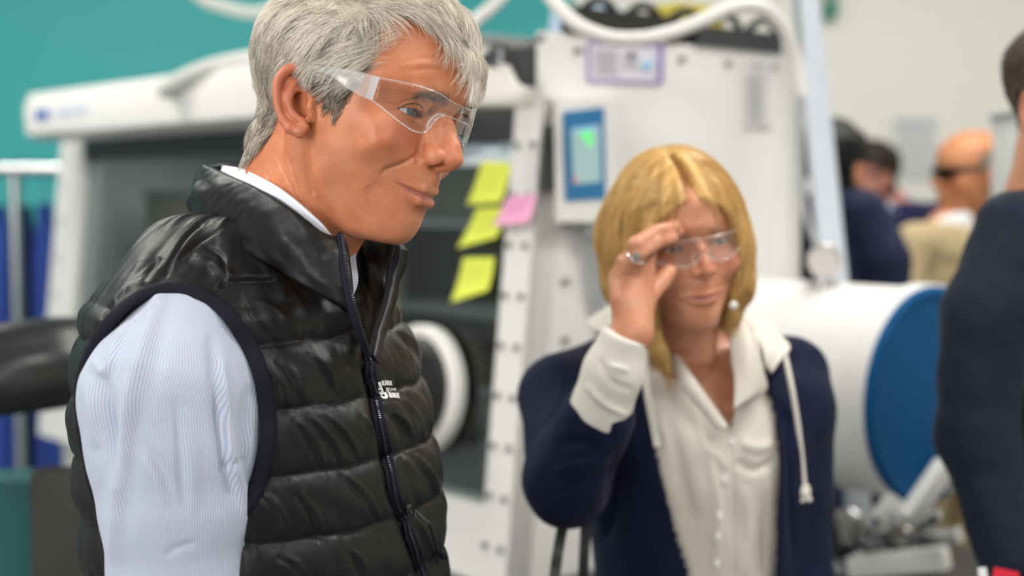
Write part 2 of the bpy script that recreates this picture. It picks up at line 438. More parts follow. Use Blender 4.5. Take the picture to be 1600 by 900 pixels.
def ear_field(fr, tilt=22):
    """right ear traced in pixels on a tilted plane standing off the head"""
    def E(x, y, out=0.0):
        # lateral grows towards the rear edge
        l = -73 - max(0, (490 - x)) * 0.27 - out; return fr.px(x, y, l)
    helix = [E(489, 138, -2), E(487, 124), E(478, 111, 1), E(461, 105.5, 2), E(445, 112, 2), E(434, 128, 2), E(432.5, 148, 1.5), E(435, 170, .5), E(442, 187)]
    hr = [3.4, 3.6, 4.2, 4.6, 4.6, 4.2, 3.8, 3.4, 3.2]
    helix = list(spline(np.array([np.r_[a, b] for a, b in zip(helix, hr)]), 26)); hr = [float(a[3]) for a in helix]; helix = [a[:3] for a in helix]
    lobe = [E(442, 187), E(453, 200), E(468, 206), E(476, 199, 0)]; lr = [3.6, 4.8, 5.2, 4.0]
    anti = [E(470, 125, -3), E(457, 133, -1), E(452, 150, 0), E(452, 168, 0), E(460, 181, 0), E(473, 190, 0)]; ar = [2.6, 3.2, 3.4, 3.4, 3.6, 3.6]
    anti = list(spline(np.array([np.r_[a, b] for a, b in zip(anti, ar)]), 18)); ar = [float(a[3]) for a in anti]; anti = [a[:3] for a in anti]
    anti2 = [E(478, 141, -4), E(462, 139, -2), E(455, 146, -1)]
    plate = [E(472, 122, -6), E(450, 128, -6), E(446, 155, -6), E(455, 185, -5), E(470, 197, -5)]
    trag = [E(486, 158, 1), E(484, 168, 1.5), E(486, 180, 0)]
    front = [E(492, 132, -5), E(489, 150, -3), E(488, 185, -3)]
    conc = E(468, 160, -3.0); c2 = E(477, 172, -1); tri = E(474, 128, 1)
    def f(p):
        m = (p[:, 1] < -45)
        out = np.full(len(p), 40.0, np.float32)
        if not m.any(): return out
        q = p[m]
        d = s_chain(q, plate, [6.0, 6.5, 7, 6.5, 5.5], 4.0)
        d = smin(d, s_cap(q, plate[2], fr.px(480, 160, -66), 9, 10), 5.0)
        d = smax(d, -s_ell(q, conc, (11, 7.5, 15)), 2.5)
        d = smin(d, s_chain(q, helix, hr), 2.4)
        d = smin(d, s_chain(q, lobe, lr, 2.0), 2.5)
        d = smin(d, s_chain(q, anti, ar), 2.2)
        d = smin(d, s_chain(q, anti2, [2.2, 2.6, 2.8], 1.0), 2.0)
        d = smin(d, s_chain(q, front, [4.5, 5, 4.5], 3.0), 4.0)
        d = smin(d, s_chain(q, trag, [2.6, 3.6, 3.4], 1.0), 2.5)
        d = smax(d, -s_ell(q, c2, (4.0, 9, 6.5)), 1.5)
        out[m] = d
        return out
    return f
def eyeball(name, fr, c, gaze, parent, r=12.0, iris=(0.16, 0.22, 0.26)):
    """eye with cornea bulge, iris and pupil rings as masks"""
    c = fr.w(c); g = np.array(gaze, float); g /= np.linalg.norm(g); R = r * fr.k
    up = np.array([0, 0, 1.]); s = np.cross(g, up); s /= np.linalg.norm(s); u = np.cross(s, g)
    n, m = 60, 48; a = np.linspace(0, math.pi, n); b = np.arange(m) / m * 2 * math.pi
    A, Bb = np.meshgrid(a, b, indexing='ij'); rr = R * (1 + 0.05 * np.exp(-(A / 0.42) ** 4))
    V = c + (rr * np.cos(A))[..., None] * g + (rr * np.sin(A) * np.cos(Bb))[..., None] * s + (rr * np.sin(A) * np.sin(Bb))[..., None] * u
    q = np.arange(n * m).reshape(n, m); F = np.stack([q[:-1], q[1:], np.roll(q[1:], -1, 1), np.roll(q[:-1], -1, 1)], -1).reshape(-1, 4)
    me = mesh_np(V.reshape(-1, 3), F[:, ::-1])
    attr(me, 'iris', ((A < 0.50) * 1.0).ravel()); attr(me, 'limbus', np.exp(-((A - 0.48) / 0.06) ** 2).ravel()); attr(me, 'pupil', (A < 0.19).astype(float).ravel())
    mt = mat('eye_surface', (0.72, 0.66, 0.62), 0.08, coat=1.0)
    attr_mix(mt, 'iris', iris); attr_mix(mt, 'limbus', (0.05, 0.07, 0.09), 0.8); attr_mix(mt, 'pupil', (0.004, 0.004, 0.004))
    return link(name, me, mt, parent)
def skin_mat(name, col, lipcol, red=(0.5, 0.14, 0.08)):
    m = mat(name, col, 0.40, spec=0.45, sss=0.18)
    nt = m.node_tree; b = nt.nodes['Principled BSDF']; tc = N_(m, 'TexCoord')
    n1 = N_(m, 'TexNoise'); n1.inputs['Scale'].default_value = 38; n1.inputs['Detail'].default_value = 6; L_(m, tc.outputs['Object'], n1.inputs['Vector'])
    r = N_(m, 'ValToRGB'); r.color_ramp.elements[0].position = 0.35; r.color_ramp.elements[1].position = 0.68
    c = np.array(col)
    r.color_ramp.elements[0].color = (*np.clip(c * (0.86, 0.74, 0.66), 0, 1), 1); r.color_ramp.elements[1].color = (*np.clip(c * (1.08, 1.12, 1.12), 0, 1), 1)
    L_(m, n1.outputs['Fac'], r.inputs[0]); L_(m, r.outputs[0], b.inputs['Base Color'])
    n2 = N_(m, 'TexNoise'); n2.inputs['Scale'].default_value = 1100; n2.inputs['Detail'].default_value = 3; L_(m, tc.outputs['Object'], n2.inputs['Vector'])
    n3 = N_(m, 'TexVoronoi'); n3.inputs['Scale'].default_value = 900; L_(m, tc.outputs['Object'], n3.inputs['Vector'])
    ad = N_(m, 'Math'); ad.operation = 'ADD'; L_(m, n2.outputs['Fac'], ad.inputs[0]); L_(m, n3.outputs['Distance'], ad.inputs[1])
    bp = N_(m, 'Bump'); bp.inputs['Strength'].default_value = 0.2; bp.inputs['Distance'].default_value = 0.0005; L_(m, ad.outputs[0], bp.inputs['Height']); L_(m, bp.outputs[0], b.inputs['Normal'])
    attr_mix(m, 'flush', red, 0.6); attr_mix(m, 'beard', (0.26, 0.15, 0.11), 0.10); attr_mix(m, 'lips', lipcol)
    attr_mix(m, 'brow', (0.16, 0.10, 0.07), 0.75)
    return m
def masks(me, V, fr, lip=True, brow=1.0):
    h = fr.h(V); a = np.abs(h[:, 1]); u = h[:, 2]; f = h[:, 0]
    lipu = -44.5 + 4.0 * np.clip(a / 30, 0, 1) ** 1.5; half = 3.6 * np.clip(1 - (a / 30) ** 2, 0, 1) ** 0.7
    attr(me, 'lips', np.clip((half - np.abs(u - lipu + 1.5)) / 1.2, 0, 1) * (f > 72) if lip else np.zeros(len(V)))
    attr(me, 'beard', np.clip((-14 - u) / 14, 0, 1) * np.clip((u + 112) / 20, 0, 1) * np.clip((f - 0) / 20, 0, 1))
    attr(me, 'flush', (np.exp(-((u + 2) / 16) ** 2 - ((a - 42) / 16) ** 2) * (f > 40) + np.exp(-((f - 112) / 12) ** 2 - (a / 14) ** 2 - ((u + 5) / 12) ** 2) + 0.9 * np.clip((a - 78) / 8, 0, 1) * (u > -30)).clip(0, 1))
    bu = 38 + 6 * np.clip((a - 10) / 20, 0, 1) - 5 * np.clip((a - 32) / 18, 0, 1)
    attr(me, 'brow', brow * np.exp(-((u - bu) / 4.5) ** 2) * np.clip((a - 9) / 5, 0, 1) * np.clip((48 - a) / 12, 0, 1) * (f > 60))
# ------------------------------------------------------------ hair: many tapered strands over a soft cap, one mesh
def strands(roots, paths_fn, nseg, r0, r1, sides=3):
    """paths_fn(s in 0..1) -> (n,3) points; returns V, F and per-strand id"""
    n = len(roots); S = np.linspace(0, 1, nseg + 1)
    Pn = np.stack([paths_fn(s) for s in S], 1)                      # n, k, 3
    T = np.gradient(Pn, axis=1); T /= np.linalg.norm(T, axis=2, keepdims=True) + 1e-12
    ref = np.where(np.abs(T[..., 2:3]) > .9, np.array([1., 0, 0]), np.array([0, 0, 1.]))
    A = np.cross(T, ref); A /= np.linalg.norm(A, axis=2, keepdims=True) + 1e-12; Bn = np.cross(T, A)
    rad = (np.asarray(r0)[..., None] * (1 - S) ** 0.5 + np.asarray(r1)[..., None] * S ** 1)[..., None] * np.ones((n, 1, 1))
    ring = [Pn + rad * (math.cos(a) * A + math.sin(a) * Bn) for a in np.arange(sides) / sides * 2 * math.pi]
    V = np.stack(ring, 2)                                            # n,k,sides,3
    k = nseg + 1; base = (np.arange(n) * k * sides)[:, None, None] + (np.arange(nseg) * sides)[None, :, None] + np.arange(sides)[None, None, :]
    nx = (np.arange(n) * k * sides)[:, None, None] + (np.arange(nseg) * sides)[None, :, None] + ((np.arange(sides) + 1) % sides)[None, None, :]
    F = np.stack([base, nx, nx + sides, base + sides], -1).reshape(-1, 4)
    return V.reshape(-1, 3), F, np.repeat(np.arange(n), k * sides)
def hair_mat(name, light, mid, dark, rough=0.45, scale=1.0):
    m = mat(name, mid, rough, spec=0.35)
    b = m.node_tree.nodes['Principled BSDF']
    a = N_(m, 'Attribute'); a.attribute_name = 'tone'; r = N_(m, 'ValToRGB'); e = r.color_ramp.elements
    e[0].position = 0; e[0].color = (*dark, 1); e[1].position = 1; e[1].color = (*light, 1); x = e.new(0.45); x.color = (*mid, 1)
    L_(m, a.outputs['Fac'], r.inputs[0]); L_(m, r.outputs[0], b.inputs['Base Color'])
    return m
def short_hair(name, fr, V, F, poly, parent, material, flow, height, length, n=16000, seed=1, rad=(0.00022, 0.00006), tonef=None, cap=0.5, jitter=0.42, cskull=(-3, 0, 46), rskull=(100, 77, 84)):
    rng = np.random.default_rng(seed)
    h = fr.h(V); hm = h.copy(); hm[:, 1] = -np.abs(hm[:, 1]); X, Y = proj(fr.w(hm))
    m = poly(hm, X, Y)
    N = vnormals(V, F) @ fr.B.T
    fm = m[F].all(1)
    tri = F[fm]; a0, b0, c0 = V[tri[:, 0]], V[tri[:, 1]], V[tri[:, 2]]; area = np.linalg.norm(np.cross(b0 - a0, c0 - a0), axis=1)
    pick = rng.choice(len(tri), n, p=area / area.sum()); uv = rng.random((n, 2))
    q = tri[pick]; hq = h[q]; wq = np.stack([(1 - uv[:, 0]) * (1 - uv[:, 1]), uv[:, 0] * (1 - uv[:, 1]), uv[:, 0] * uv[:, 1], (1 - uv[:, 0]) * uv[:, 1]], 1)
    root = (hq * wq[..., None]).sum(1); nr = (N[q] * wq[..., None]).sum(1); nr /= np.linalg.norm(nr, axis=1, keepdims=True)
    cl = noise3(root / 9.0, 3); cl2 = noise3(root / 9.0, 4); cl3 = noise3(root / 14.0, 5); fine = rng.normal(size=(n, 3))
    T = flow(root) + jitter * np.stack([cl, cl2, noise3(root / 9.0, 6)], 1) + jitter * .22 * fine
    T -= nr * (T * nr).sum(1, keepdims=True); T /= np.linalg.norm(T, axis=1, keepdims=True) + 1e-9
    T = T * np.where(rng.random(n) < .13, -.7, 1.0)[:, None]
    Lr = length(root) * (0.8 + 0.25 * cl3 + 0.3 * rng.random(n)); H = height(root) * (0.75 + 0.35 * cl + 0.35 * rng.random(n))
    cs = np.array(cskull, float); rs = np.array(rskull, float)
    e0 = np.linalg.norm((root - cs) / rs, axis=1)
    curl = noise3(root / 6.0, 9)[:, None] * 0.25
    side = np.cross(nr, T)
    def path(s):
        x = root + T * (Lr * s)[:, None] + side * curl * (Lr * s * s)[:, None]
        e = np.linalg.norm((x - cs) / rs, axis=1); blend = np.clip((root[:, 2] + 10) / 20, 0, 1)
        y = cs + (x - cs) * (e0 / e)[:, None]; x = x * (1 - blend[:, None]) + y * blend[:, None]
        return fr.w(x + nr * (H * np.sin(min(1, s * 1.25) * math.pi / 2) * (1 - 0.25 * s * s))[:, None])
    V1, F1, sid = strands(root, path, 7, rad[0] * (.7 + .6 * rng.random(n)), np.full(n, rad[1]))
    tone = 0.50 + 0.32 * cl + 0.55 * (rng.random(n) - .5)
    if tonef is not None: tone = tonef(root, tone)
    # soft cap under the strands
    hc = height(h) * cap * (0.8 + 0.35 * noise3(h / 9.0, 3)) * fr.k
    edge = poly(hm, X, Y, soft=True)
    Vc = V + (N @ fr.B) * (hc * edge)[:, None]
    ce = edge[tri].min(1) > .3; tri = tri[ce]
    used = np.unique(tri); mp = -np.ones(len(V), int); mp[used] = np.arange(len(used)); Vc = Vc[used]; Fc = mp[tri]
    tc = 0.48 + 0.22 * noise3(h[used] / 5.0, 3)
    if tonef is not None: tc = tonef(h[used], tc)
    me = mesh_np(np.concatenate([Vc, V1]), np.concatenate([Fc, F1 + len(Vc)]))
    attr(me, 'tone', np.concatenate([tc - .1, tone[sid]]).clip(0, 1))
    return link(name, me, material, parent)
# ------------------------------------------------------------ bodies under the clothes, hands, trousers and shoes
def join_vf(*vf):
    V = []; F = []; n = 0
    for v, f in vf: V.append(np.asarray(v, float)); F.append(np.asarray(f) + n); n += len(v)
    return np.concatenate(V), np.concatenate(F)
def hand_field(pts, rad, palm, prad):
    """pts: dict finger -> joints (m); palm: joints of the palm chains"""
    def f(p):
        d = None
        for a, r in zip(palm, prad):
            e = s_chain(p, a, r, 0.006); d = e if d is None else smin(d, e, 0.009)
        for a, r in zip(pts, rad):
            e = s_chain(p, a, r, 0.002); d = smin(d, e, 0.0035)
        return d
    return f
def relaxed_hand(wrist, down, fwd, side, k=1.0):
    """loosely curled hand hanging from the wrist: down the arm, fwd where the thumb points, side palm normal"""
    w = np.array(wrist, float); D = np.array(down) * k; Fd = np.array(fwd) * k; S = np.array(side) * k
    g = lambda d, f, s: w + D * d + Fd * f + S * s
    fingers = []
    for f0, L, c in ((.030, .040, 0), (.010, .045, .004), (-.010, .042, .008), (-.028, .033, .012)):
        fingers.append([g(.085, f0, 0), g(.085 + L, f0 * 1.05, .012 + c), g(.085 + L * 1.5, f0 * 1.05, .030 + c), g(.085 + L * 1.65, f0 * 1.05, .048 + c)])
    rad = [[.010, .0092, .0082, .007]] * 3 + [[.009, .008, .007, .006]]
    thumb = [g(.025, .022, .006), g(.055, .045, .014), g(.085, .050, .022), g(.105, .046, .028)]
    palm = [[g(0, .008, 0), g(.045, .022, 0), g(.085, .030, 0)], [g(0, 0, 0), g(.085, .010, 0)], [g(0, 0, 0), g(.085, -.010, 0)], [g(0, -.008, 0), g(.045, -.02, 0), g(.083, -.028, 0)]]
    prad = [[.020, .014, .011]] + [[.020, .012]] * 2 + [[.018, .014, .010]]
    return nets(hand_field(fingers + [thumb], rad + [[.014, .0115, .0102, .008]], palm, prad), np.min([w, g(.2, .07, .08), g(.2, -.07, -.05), g(0, .07, .08), g(0, -.06, -.04), g(.2, -.06, .08)], 0) - .02, np.max([w, g(.2, .07, .08), g(.2, -.07, -.05), g(0, .07, .08), g(0, -.06, -.04), g(.2, .07, -.03)], 0) + .02, .003)
def inner_body(T, sh, waist=.9, arms=(), hs=1.0):
    """slim continuous trunk, arms and legs under the clothes; T trunk frame in mm, sh shoulder half width"""
    z0 = T.h(np.array([T.O[0], T.O[1], 0]))[2]
    def f(p):
        h = T.h(p).astype(np.float32)
        d = s_chain(h, [(-12, 0, sh[1] + 30), (-5, 0, sh[1] - 120), (0, 0, sh[1] - 330), (0, 0, sh[1] - 480)], [50, 90, 85, 90], 60, sc=(.9, 1.25, 1))
        for s in (-1, 1):
            d = smin(d, s_chain(h, [(-10, s * 40, sh[1] - 5), (-10, s * (sh[0] - 20), sh[1] - 35)], [45, 42]), 40)
            d = smin(d, s_chain(h, [(0, s * 85, sh[1] - 500), (10, s * 95, sh[1] - 850), (-10, s * 100, z0 + 90)], [72, 48, 34], 20), 30)
            d = smin(d, s_chain(h, [(-10, s * 100, z0 + 40), (120, s * 110, z0 + 25)], [30, 22]), 10)
        d = d / 1000
        for a, r in arms: d = smin(d, s_chain(p, a, r, .02), .03)
        return d.astype(np.float32)
    return f
def bounds(V, m): V = np.asarray(V); return V.min(0) - m, V.max(0) + m
def trousers(T, top, parent, material, hip=150, hw=175, name='trousers'):
    z0 = T.h(np.array([T.O[0], T.O[1], 0]))[2]
    def f(p):
        h = p
        d = s_ell(h, (0, 0, top - 90), (hip * .92, hw * 1.0, 190))
        for s in (-1, 1):
            d = smin(d, s_chain(h, [(0, s * 85, top - 160), (10, s * 95, top - 480), (-5, s * 102, z0 + 95)], [96, 72, 56], 30), 30)
        d = smax(d, h[:, 2] - top, 6.0); d = smax(d, (z0 + 60) - h[:, 2], 4.0)
        d += 2.5 * noise3(h / np.array([60, 60, 120]), 5).astype(np.float32)
        return d
    lo, hi = (-200, -230, z0 + 30), (220, 230, top + 20)
    V, F = nets(f, lo, hi, 9.0); return link(name, mesh_np(T.w(V), F), material, parent)
def shoes(T, parent, material, yaw=0):
    z0 = T.h(np.array([T.O[0], T.O[1], 0]))[2]
    for s in (-1, 1):
        def f(p, s=s):
            d = s_chain(p, [(-35, s * 102, z0 + 42), (40, s * 106, z0 + 46), (165, s * 114, z0 + 32)], [40, 42, 32], 20)
            d = smin(d, s_cap(p, (-20, s * 102, z0 + 45), (-15, s * 102, z0 + 85), 44, 42), 20)
            d = smax(d, (z0 + 1) - p[:, 2], 2.0); d = smax(d, p[:, 2] - (z0 + 100), 4)
            return d.astype(np.float32)
        V, F = nets(f, (-100, s * 105 - 75, z0 - 15), (230, s * 105 + 75, z0 + 120), 6.0); link('shoe', mesh_np(T.w(V), F), material, parent)
def bvh_of(V, F):
    from mathutils.bvhtree import BVHTree
    return BVHTree.FromPolygons([tuple(v) for v in V.tolist()], [tuple(f) for f in F.tolist()])
def drop(bvh, pts, off=0.0, dflt=1.25):
    """put traced pixels on a surface"""
    out = []; nn = []
    for px, py in pts:
        d = ray(px, py); d = d / np.linalg.norm(d); hit = bvh.ray_cast(Vector(EYE), Vector(d))
        if hit[0] is None: out.append(None); nn.append(None); continue
        n = np.array(hit[1]); n = n if n @ d < 0 else -n; out.append(np.array(hit[0]) + n * off); nn.append(n)
    ok = [i for i, o in enumerate(out) if o is not None]
    return np.array([out[i] for i in ok]), np.array([nn[i] for i in ok])
def ribbon(mb, pts, nrm, width, thick=.0012):
    """flat tape along points lying on a surface"""
    pts = np.asarray(pts); T = np.gradient(pts, axis=0); T /= np.linalg.norm(T, axis=1, keepdims=True); S = np.cross(T, nrm); S /= np.linalg.norm(S, axis=1, keepdims=True)
    w = np.broadcast_to(np.asarray(width, float), (len(pts),))[:, None] / 2
    R = np.stack([pts - S * w, pts - S * w + nrm * thick, pts + S * w + nrm * thick, pts + S * w], 1); V, F = loft_vf(R); mb.add(V, F); return mb
def fabric(name, col, rough=.75, bump=.3, scale=700, var=.06, sheen=.04, **k): return mat(name, col, rough, spec=.1, sheen=sheen, var=var, vscale=6, bump=bump, bscale=scale, bdist=.0008, **k)
def stripe_mat(name, base, line, per, attrname='su', duty=0.5, rough=.7, soft=0.25):
    m = mat(name, base, rough, spec=.3, sheen=.15); b = m.node_tree.nodes['Principled BSDF']
    a = N_(m, 'Attribute'); a.attribute_name = attrname
    mu = N_(m, 'Math'); mu.operation = 'MULTIPLY'; mu.inputs[1].default_value = 2 * math.pi / per; L_(m, a.outputs['Fac'], mu.inputs[0])
    s = N_(m, 'Math'); s.operation = 'SINE'; L_(m, mu.outputs[0], s.inputs[0])
    r = N_(m, 'MapRange'); r.inputs[1].default_value = -soft; r.inputs[2].default_value = soft; L_(m, s.outputs[0], r.inputs[0])
    mx = N_(m, 'Mix'); mx.data_type = 'RGBA'; mx.inputs[6].default_value = (*base, 1); mx.inputs[7].default_value = (*line, 1); L_(m, r.outputs[0], mx.inputs[0]); L_(m, mx.outputs[2], b.inputs['Base Color'])
    bp = N_(m, 'Bump'); bp.inputs['Strength'].default_value = .25; bp.inputs['Distance'].default_value = .0004; L_(m, s.outputs[0], bp.inputs['Height']); L_(m, bp.outputs[0], b.inputs['Normal'])
    return m
# ------------------------------------------------------------ the room
def tube_between(mb, a, b, r, seg=12): return mb.tube(np.array([a, b]), r, seg)
TEAL = mat('teal_paint', (0.04, 0.42, 0.42), .55, var=.03, vscale=2)
WHITEW = mat('off_white_paint', (0.90, 0.89, 0.82), .6, var=.02, vscale=2)
CEILM = mat('ceiling_tile', (.82, .82, .80), .8, bump=.2, bscale=60)
FLOORM = mat('grey_vinyl', (.20, .21, .22), .35, var=.1, vscale=12)
def struct(name, c, size, m, bev=0):
    o = MB().box(c, size, bev=bev).build(name, m, smooth=False); o['kind'] = 'structure'; return o
YB = 5.6
struct('floor', (0, 1.3, -.05), (7.6, 8.8, .1), FLOORM)
struct('ceiling', (0, 1.3, CEIL + .05), (7.6, 8.8, .1), CEILM)
struct('wall_back_teal', (-1.78, YB + .05, CEIL / 2), (4.04, .1, CEIL), TEAL)
struct('wall_back_white', (2.02, YB + .05, CEIL / 2), (3.56, .1, CEIL), WHITEW)
struct('wall_left', (-3.85, 1.3, CEIL / 2), (.1, 8.8, CEIL), mat('pale_grey_paint', (.42, .43, .43), .6))
struct('wall_right', (3.85, 1.3, CEIL / 2), (.1, 8.8, CEIL), WHITEW)
struct('wall_front', (0, -3.15, CEIL / 2), (7.6, .1, CEIL), mat('bounce_cutting_grey', (.22, .23, .24), .6))  # unseen wall, its grey set dark to cut bounced light
struct('baseboard_back', (0, YB - .008, .05), (7.6, .015, .1), mat('grey_skirting', (.2, .21, .22), .5))
# ceiling lamps seen only in reflections and from the side
FRM = mat('lamp_frame', (.8, .8, .8), .4); PANL = mat('lamp_diffuser', (.9, .9, .9), .5, emit=(1, .98, .95), estr=3.0)
proto = None
for (lx, ly) in [(-1.9, -0.9), (1.3, -0.9), (-1.9, 1.3), (1.3, 1.3), (-1.9, 3.4), (1.3, 3.4)]:
    t = empty('ceiling_light', (lx, ly, CEIL - .03), 'flat white ceiling light panel above the laboratory', 'ceiling light', 'ceiling light panels')
    mb = MB()
    for sx in (-1, 1): mb.box((lx + sx * .6, ly, CEIL - .03), (.03, .63, .06)); mb.box((lx, ly + sx * .3, CEIL - .03), (1.2, .03, .06))
    mb.build('lamp_frame', FRM, t, smooth=False); MB().box((lx, ly, CEIL - .015), (1.17, .57, .02)).build('diffuser', PANL, t, smooth=False)

# ------------------------------------------------------------ the glovebox: front face turned left, end face turned right
Cn = np.array([.058, 2.62]); mF = np.array([-.766, -.643]); dE = np.array([.766, .643]); nE = np.array([.643, -.766]); dL = -nE   # dL runs from the corner to the far left end
def gb(l, z, out=0.0, e=0.0):
    """point on the glovebox: l along the front from the corner, e into the depth along the end face, out proud of the front face"""
    q = Cn + dL * l + dE * e - dE * out; return np.array([q[0], q[1], z])
WHITE = mat('white_powder_coat', (.78, .77, .74), .35, spec=.4); WHITE2 = mat('white_panel', (.80, .79, .76), .4)
GREYP = mat('grey_plastic', (.25, .26, .27), .45); BLACKR = mat('black_rubber', (.012, .012, .012), .33, spec=.5); CHROME = mat('brushed_steel', (.62, .62, .62), .25, metal=1.0); DARKM = mat('dark_steel', (.06, .06, .065), .4, metal=.5)
box_t = empty('glovebox', (*Cn, 0), 'large white laboratory glovebox with a dark sloping window behind both people', 'glovebox')
Z0, Z1 = .93, 1.90; LEN = 2.20; DEP = .72; LEAN = .085 / .80
def lean(z): return max(0, (1.76 - z)) * LEAN if z < 1.76 else 0
def slab(mb, l0, l1, z0, z1, o0, thick, e_in=0):
    """slab following the sloped front face"""
    V = []
    for z in (z0, z1):
        for l in (l0, l1):
            for o in (o0, o0 - thick): V.append(gb(l, z, lean(z) + o))
    F = [(0, 1, 3, 2), (4, 6, 7, 5), (0, 4, 5, 1), (2, 3, 7, 6), (0, 2, 6, 4), (1, 5, 7, 3)]; mb.add(V, F)
mb = MB(); slab(mb, -.0, .078, Z0 - .05, 1.78, .0, .06); mb.build('frame_post', WHITE, box_t, smooth=False)
mb = MB(); slab(mb, LEN - .17, LEN, Z0 - .05, 1.78, .0, .06); mb.build('frame_post', WHITE, box_t, smooth=False)
mb = MB(); slab(mb, .078, LEN - .17, Z0 - .05, Z0 + .09, .0, .06); mb.build('lower_rail', WHITE, box_t, smooth=False)
mb = MB(); slab(mb, .078, LEN - .17, 1.70, 1.78, .0, .06); mb.build('upper_rail', DARKM, box_t, smooth=False)
GLASSD = clear_mat('tinted_window', tint=(.66, .70, .70), refl=1.0, rough=.02)
mb = MB(); slab(mb, .078, LEN - .17, Z0 + .09, 1.70, -.02, .012); mb.build('window_panel', GLASSD, box_t, smooth=False)
# end panel, top, back, floor and inside
def wall4(mb, pts): mb.add(pts, [(0, 1, 2, 3), (3, 2, 1, 0)])
mb = MB()
zs = [Z0 - .05, 1.76, Z1]
V = [gb(0, zs[0], lean(zs[0])), gb(0, 1.76, 0), gb(0, Z1, 0), gb(0, Z1, 0, DEP), gb(0, zs[0], 0, DEP)]
Vi = [v - np.array([*(-dL), 0]) * .02 for v in V]
n = len(V); mb.add(V + Vi, [tuple(range(n)), tuple(range(2 * n - 1, n - 1, -1))] + [(i, (i + 1) % n, (i + 1) % n + n, i + n) for i in range(n)]); mb.build('end_panel', WHITE2, box_t, smooth=False)
def rbox(name, l0, l1, z0, z1, e0, e1, m, parent=box_t, bev=.0, **k):
    c = (gb(l0, z0, 0, e0) + gb(l1, z1, 0, e1)) / 2; M = np.array([[*dL, 0], [*dE, 0], [0, 0, 1]])
    return MB().box(c, (abs(l1 - l0), abs(e1 - e0), abs(z1 - z0)), M=M, bev=bev).build(name, m, parent, **k)
rbox('top_panel', .03, LEN, 1.78, 1.80, -.0, DEP, WHITE2, smooth=False)
rbox('back_panel', 0, LEN, Z0 - .05, 1.8, DEP - .02, DEP, mat('grey_liner', (.15, .15, .12), .5), smooth=False)
rbox('floor_pan', .02, LEN, Z0 - .04, Z0, -.04, DEP - .02, mat('steel_liner', (.2, .2, .19), .4, metal=.4), smooth=False)
rbox('end_panel', LEN - .02, LEN, Z0 - .05, 1.8, .0, DEP, WHITE2, smooth=False)
# stand under the box
for l in (.06, LEN - .06):
    for e in (0, DEP - .06): rbox('stand_leg', l - .03, l + .03, 0, Z0 - .05, e - .03, e + .03, WHITE, bev=.004)
rbox('stand_rail', .03, LEN - .03, Z0 - .24, Z0 - .18, -.02, .03, WHITE, bev=.004); rbox('stand_shelf', .03, LEN - .03, .25, .29, 0, DEP - .05, GREYP, bev=.004)
BOLTM = mat('bolt_steel', (.22, .21, .20), .4, metal=.4)
# bolts of the window clamp frame
mb = None
for l in (.017, .062):
    for z in np.arange(Z0 + .02, 1.76, .093):
        p = gb(l, z, lean(z) + .0); MB().tube(np.array([p, p + np.array([*mF, 0]) * .008]), .0065, 10).build('bolt', BOLTM, box_t)
for z in np.arange(Z0 + .04, 1.72, .11):
    p = gb(LEN - .055, z, lean(z)); MB().tube(np.array([p, p + np.array([*mF, 0]) * .008]), .0065, 10).build('bolt', BOLTM, box_t)
for l in np.arange(.28, LEN - .2, .16):
    p = gb(l, Z0 + .02, lean(Z0 + .02)); MB().tube(np.array([p, p + np.array([*mF, 0]) * .008]), .0065, 10).build('bolt', BOLTM, box_t)
for i in range(5):
    p = gb(0, Z1 - .03, 0, .08 + i * .14); MB().tube(np.array([p, p - np.array([*dL, 0]) * .010]), .0065, 10).build('bolt', BOLTM, box_t)
for e_, z_ in ((.05, 1.44), (.05, 1.33), (.40, 1.62), (.05, 1.55)):
    p = gb(0, z_, 0, e_); MB().tube(np.array([p, p - np.array([*dL, 0]) * .010]), .0065, 10).build('bolt', BOLTM, box_t)
il = area_light('hood_tube_light', gb(1.0, 1.77, 0, .18), (0, 0, math.atan2(dL[1], dL[0])), 1.7, .12, 7.0)
# light hood along the top front, with the maker's small blue mark
def hood():
    prof = [(.14, 1.755), (.17, 1.77), (.175, 1.84), (.16, 1.885), (.05, 1.90), (-.05, 1.90), (-.05, 1.81), (.0, 1.755)]
    R = []
    for l in np.linspace(.22, LEN - .16, 2): R.append([gb(l, z, o) for o, z in prof])
    return loft_vf(np.array(R))
hood_o = MB().add(*hood()).build('light_hood', WHITE, box_t, smooth=True, angle=30)
LB = mat('blue_print', (.05, .25, .75), .5)
def hoodp(l, z): return gb(l, z, .1765)
mb = MB()
for k in range(3):
    a = np.linspace(0, 2 * math.pi, 17)[:-1]; c = [LEN - .26 - k * .028, 1.822, ]
    V = [hoodp(c[0] + .020 * math.cos(t), c[1] + .016 * math.sin(t) * (1 if k != 1 else .7)) for t in a]; mb.add(V, [tuple(range(16)), tuple(range(16))[::-1]])
mb.build('maker_mark', LB, hood_o, smooth=False)
def text(name, body, loc, M, size, m, parent, ext=.0008):
    """raised lettering; M rows: reading direction, up, outward"""
    cu = bpy.data.curves.new(name, 'FONT'); cu.body = body; cu.size = size; cu.extrude = ext; cu.align_x = 'CENTER'; cu.align_y = 'CENTER'
    o = bpy.data.objects.new(name, cu); COL.objects.link(o); dg = bpy.context.evaluated_depsgraph_get(); me = bpy.data.meshes.new_from_object(o.evaluated_get(dg)); bpy.data.objects.remove(o)
    V = np.array([v.co[:] for v in me.vertices]) @ np.asarray(M) + np.asarray(loc); me.vertices.foreach_set('co', V.astype(np.float32).ravel()); me.update()
    return link(name, me, m, parent)
LBP = mat('pale_blue_print', (.35, .5, .8), .5)
MFt = np.array([[*(-dL), 0], [0, 0, 1], [*mF, 0]])       # reading direction on the front face
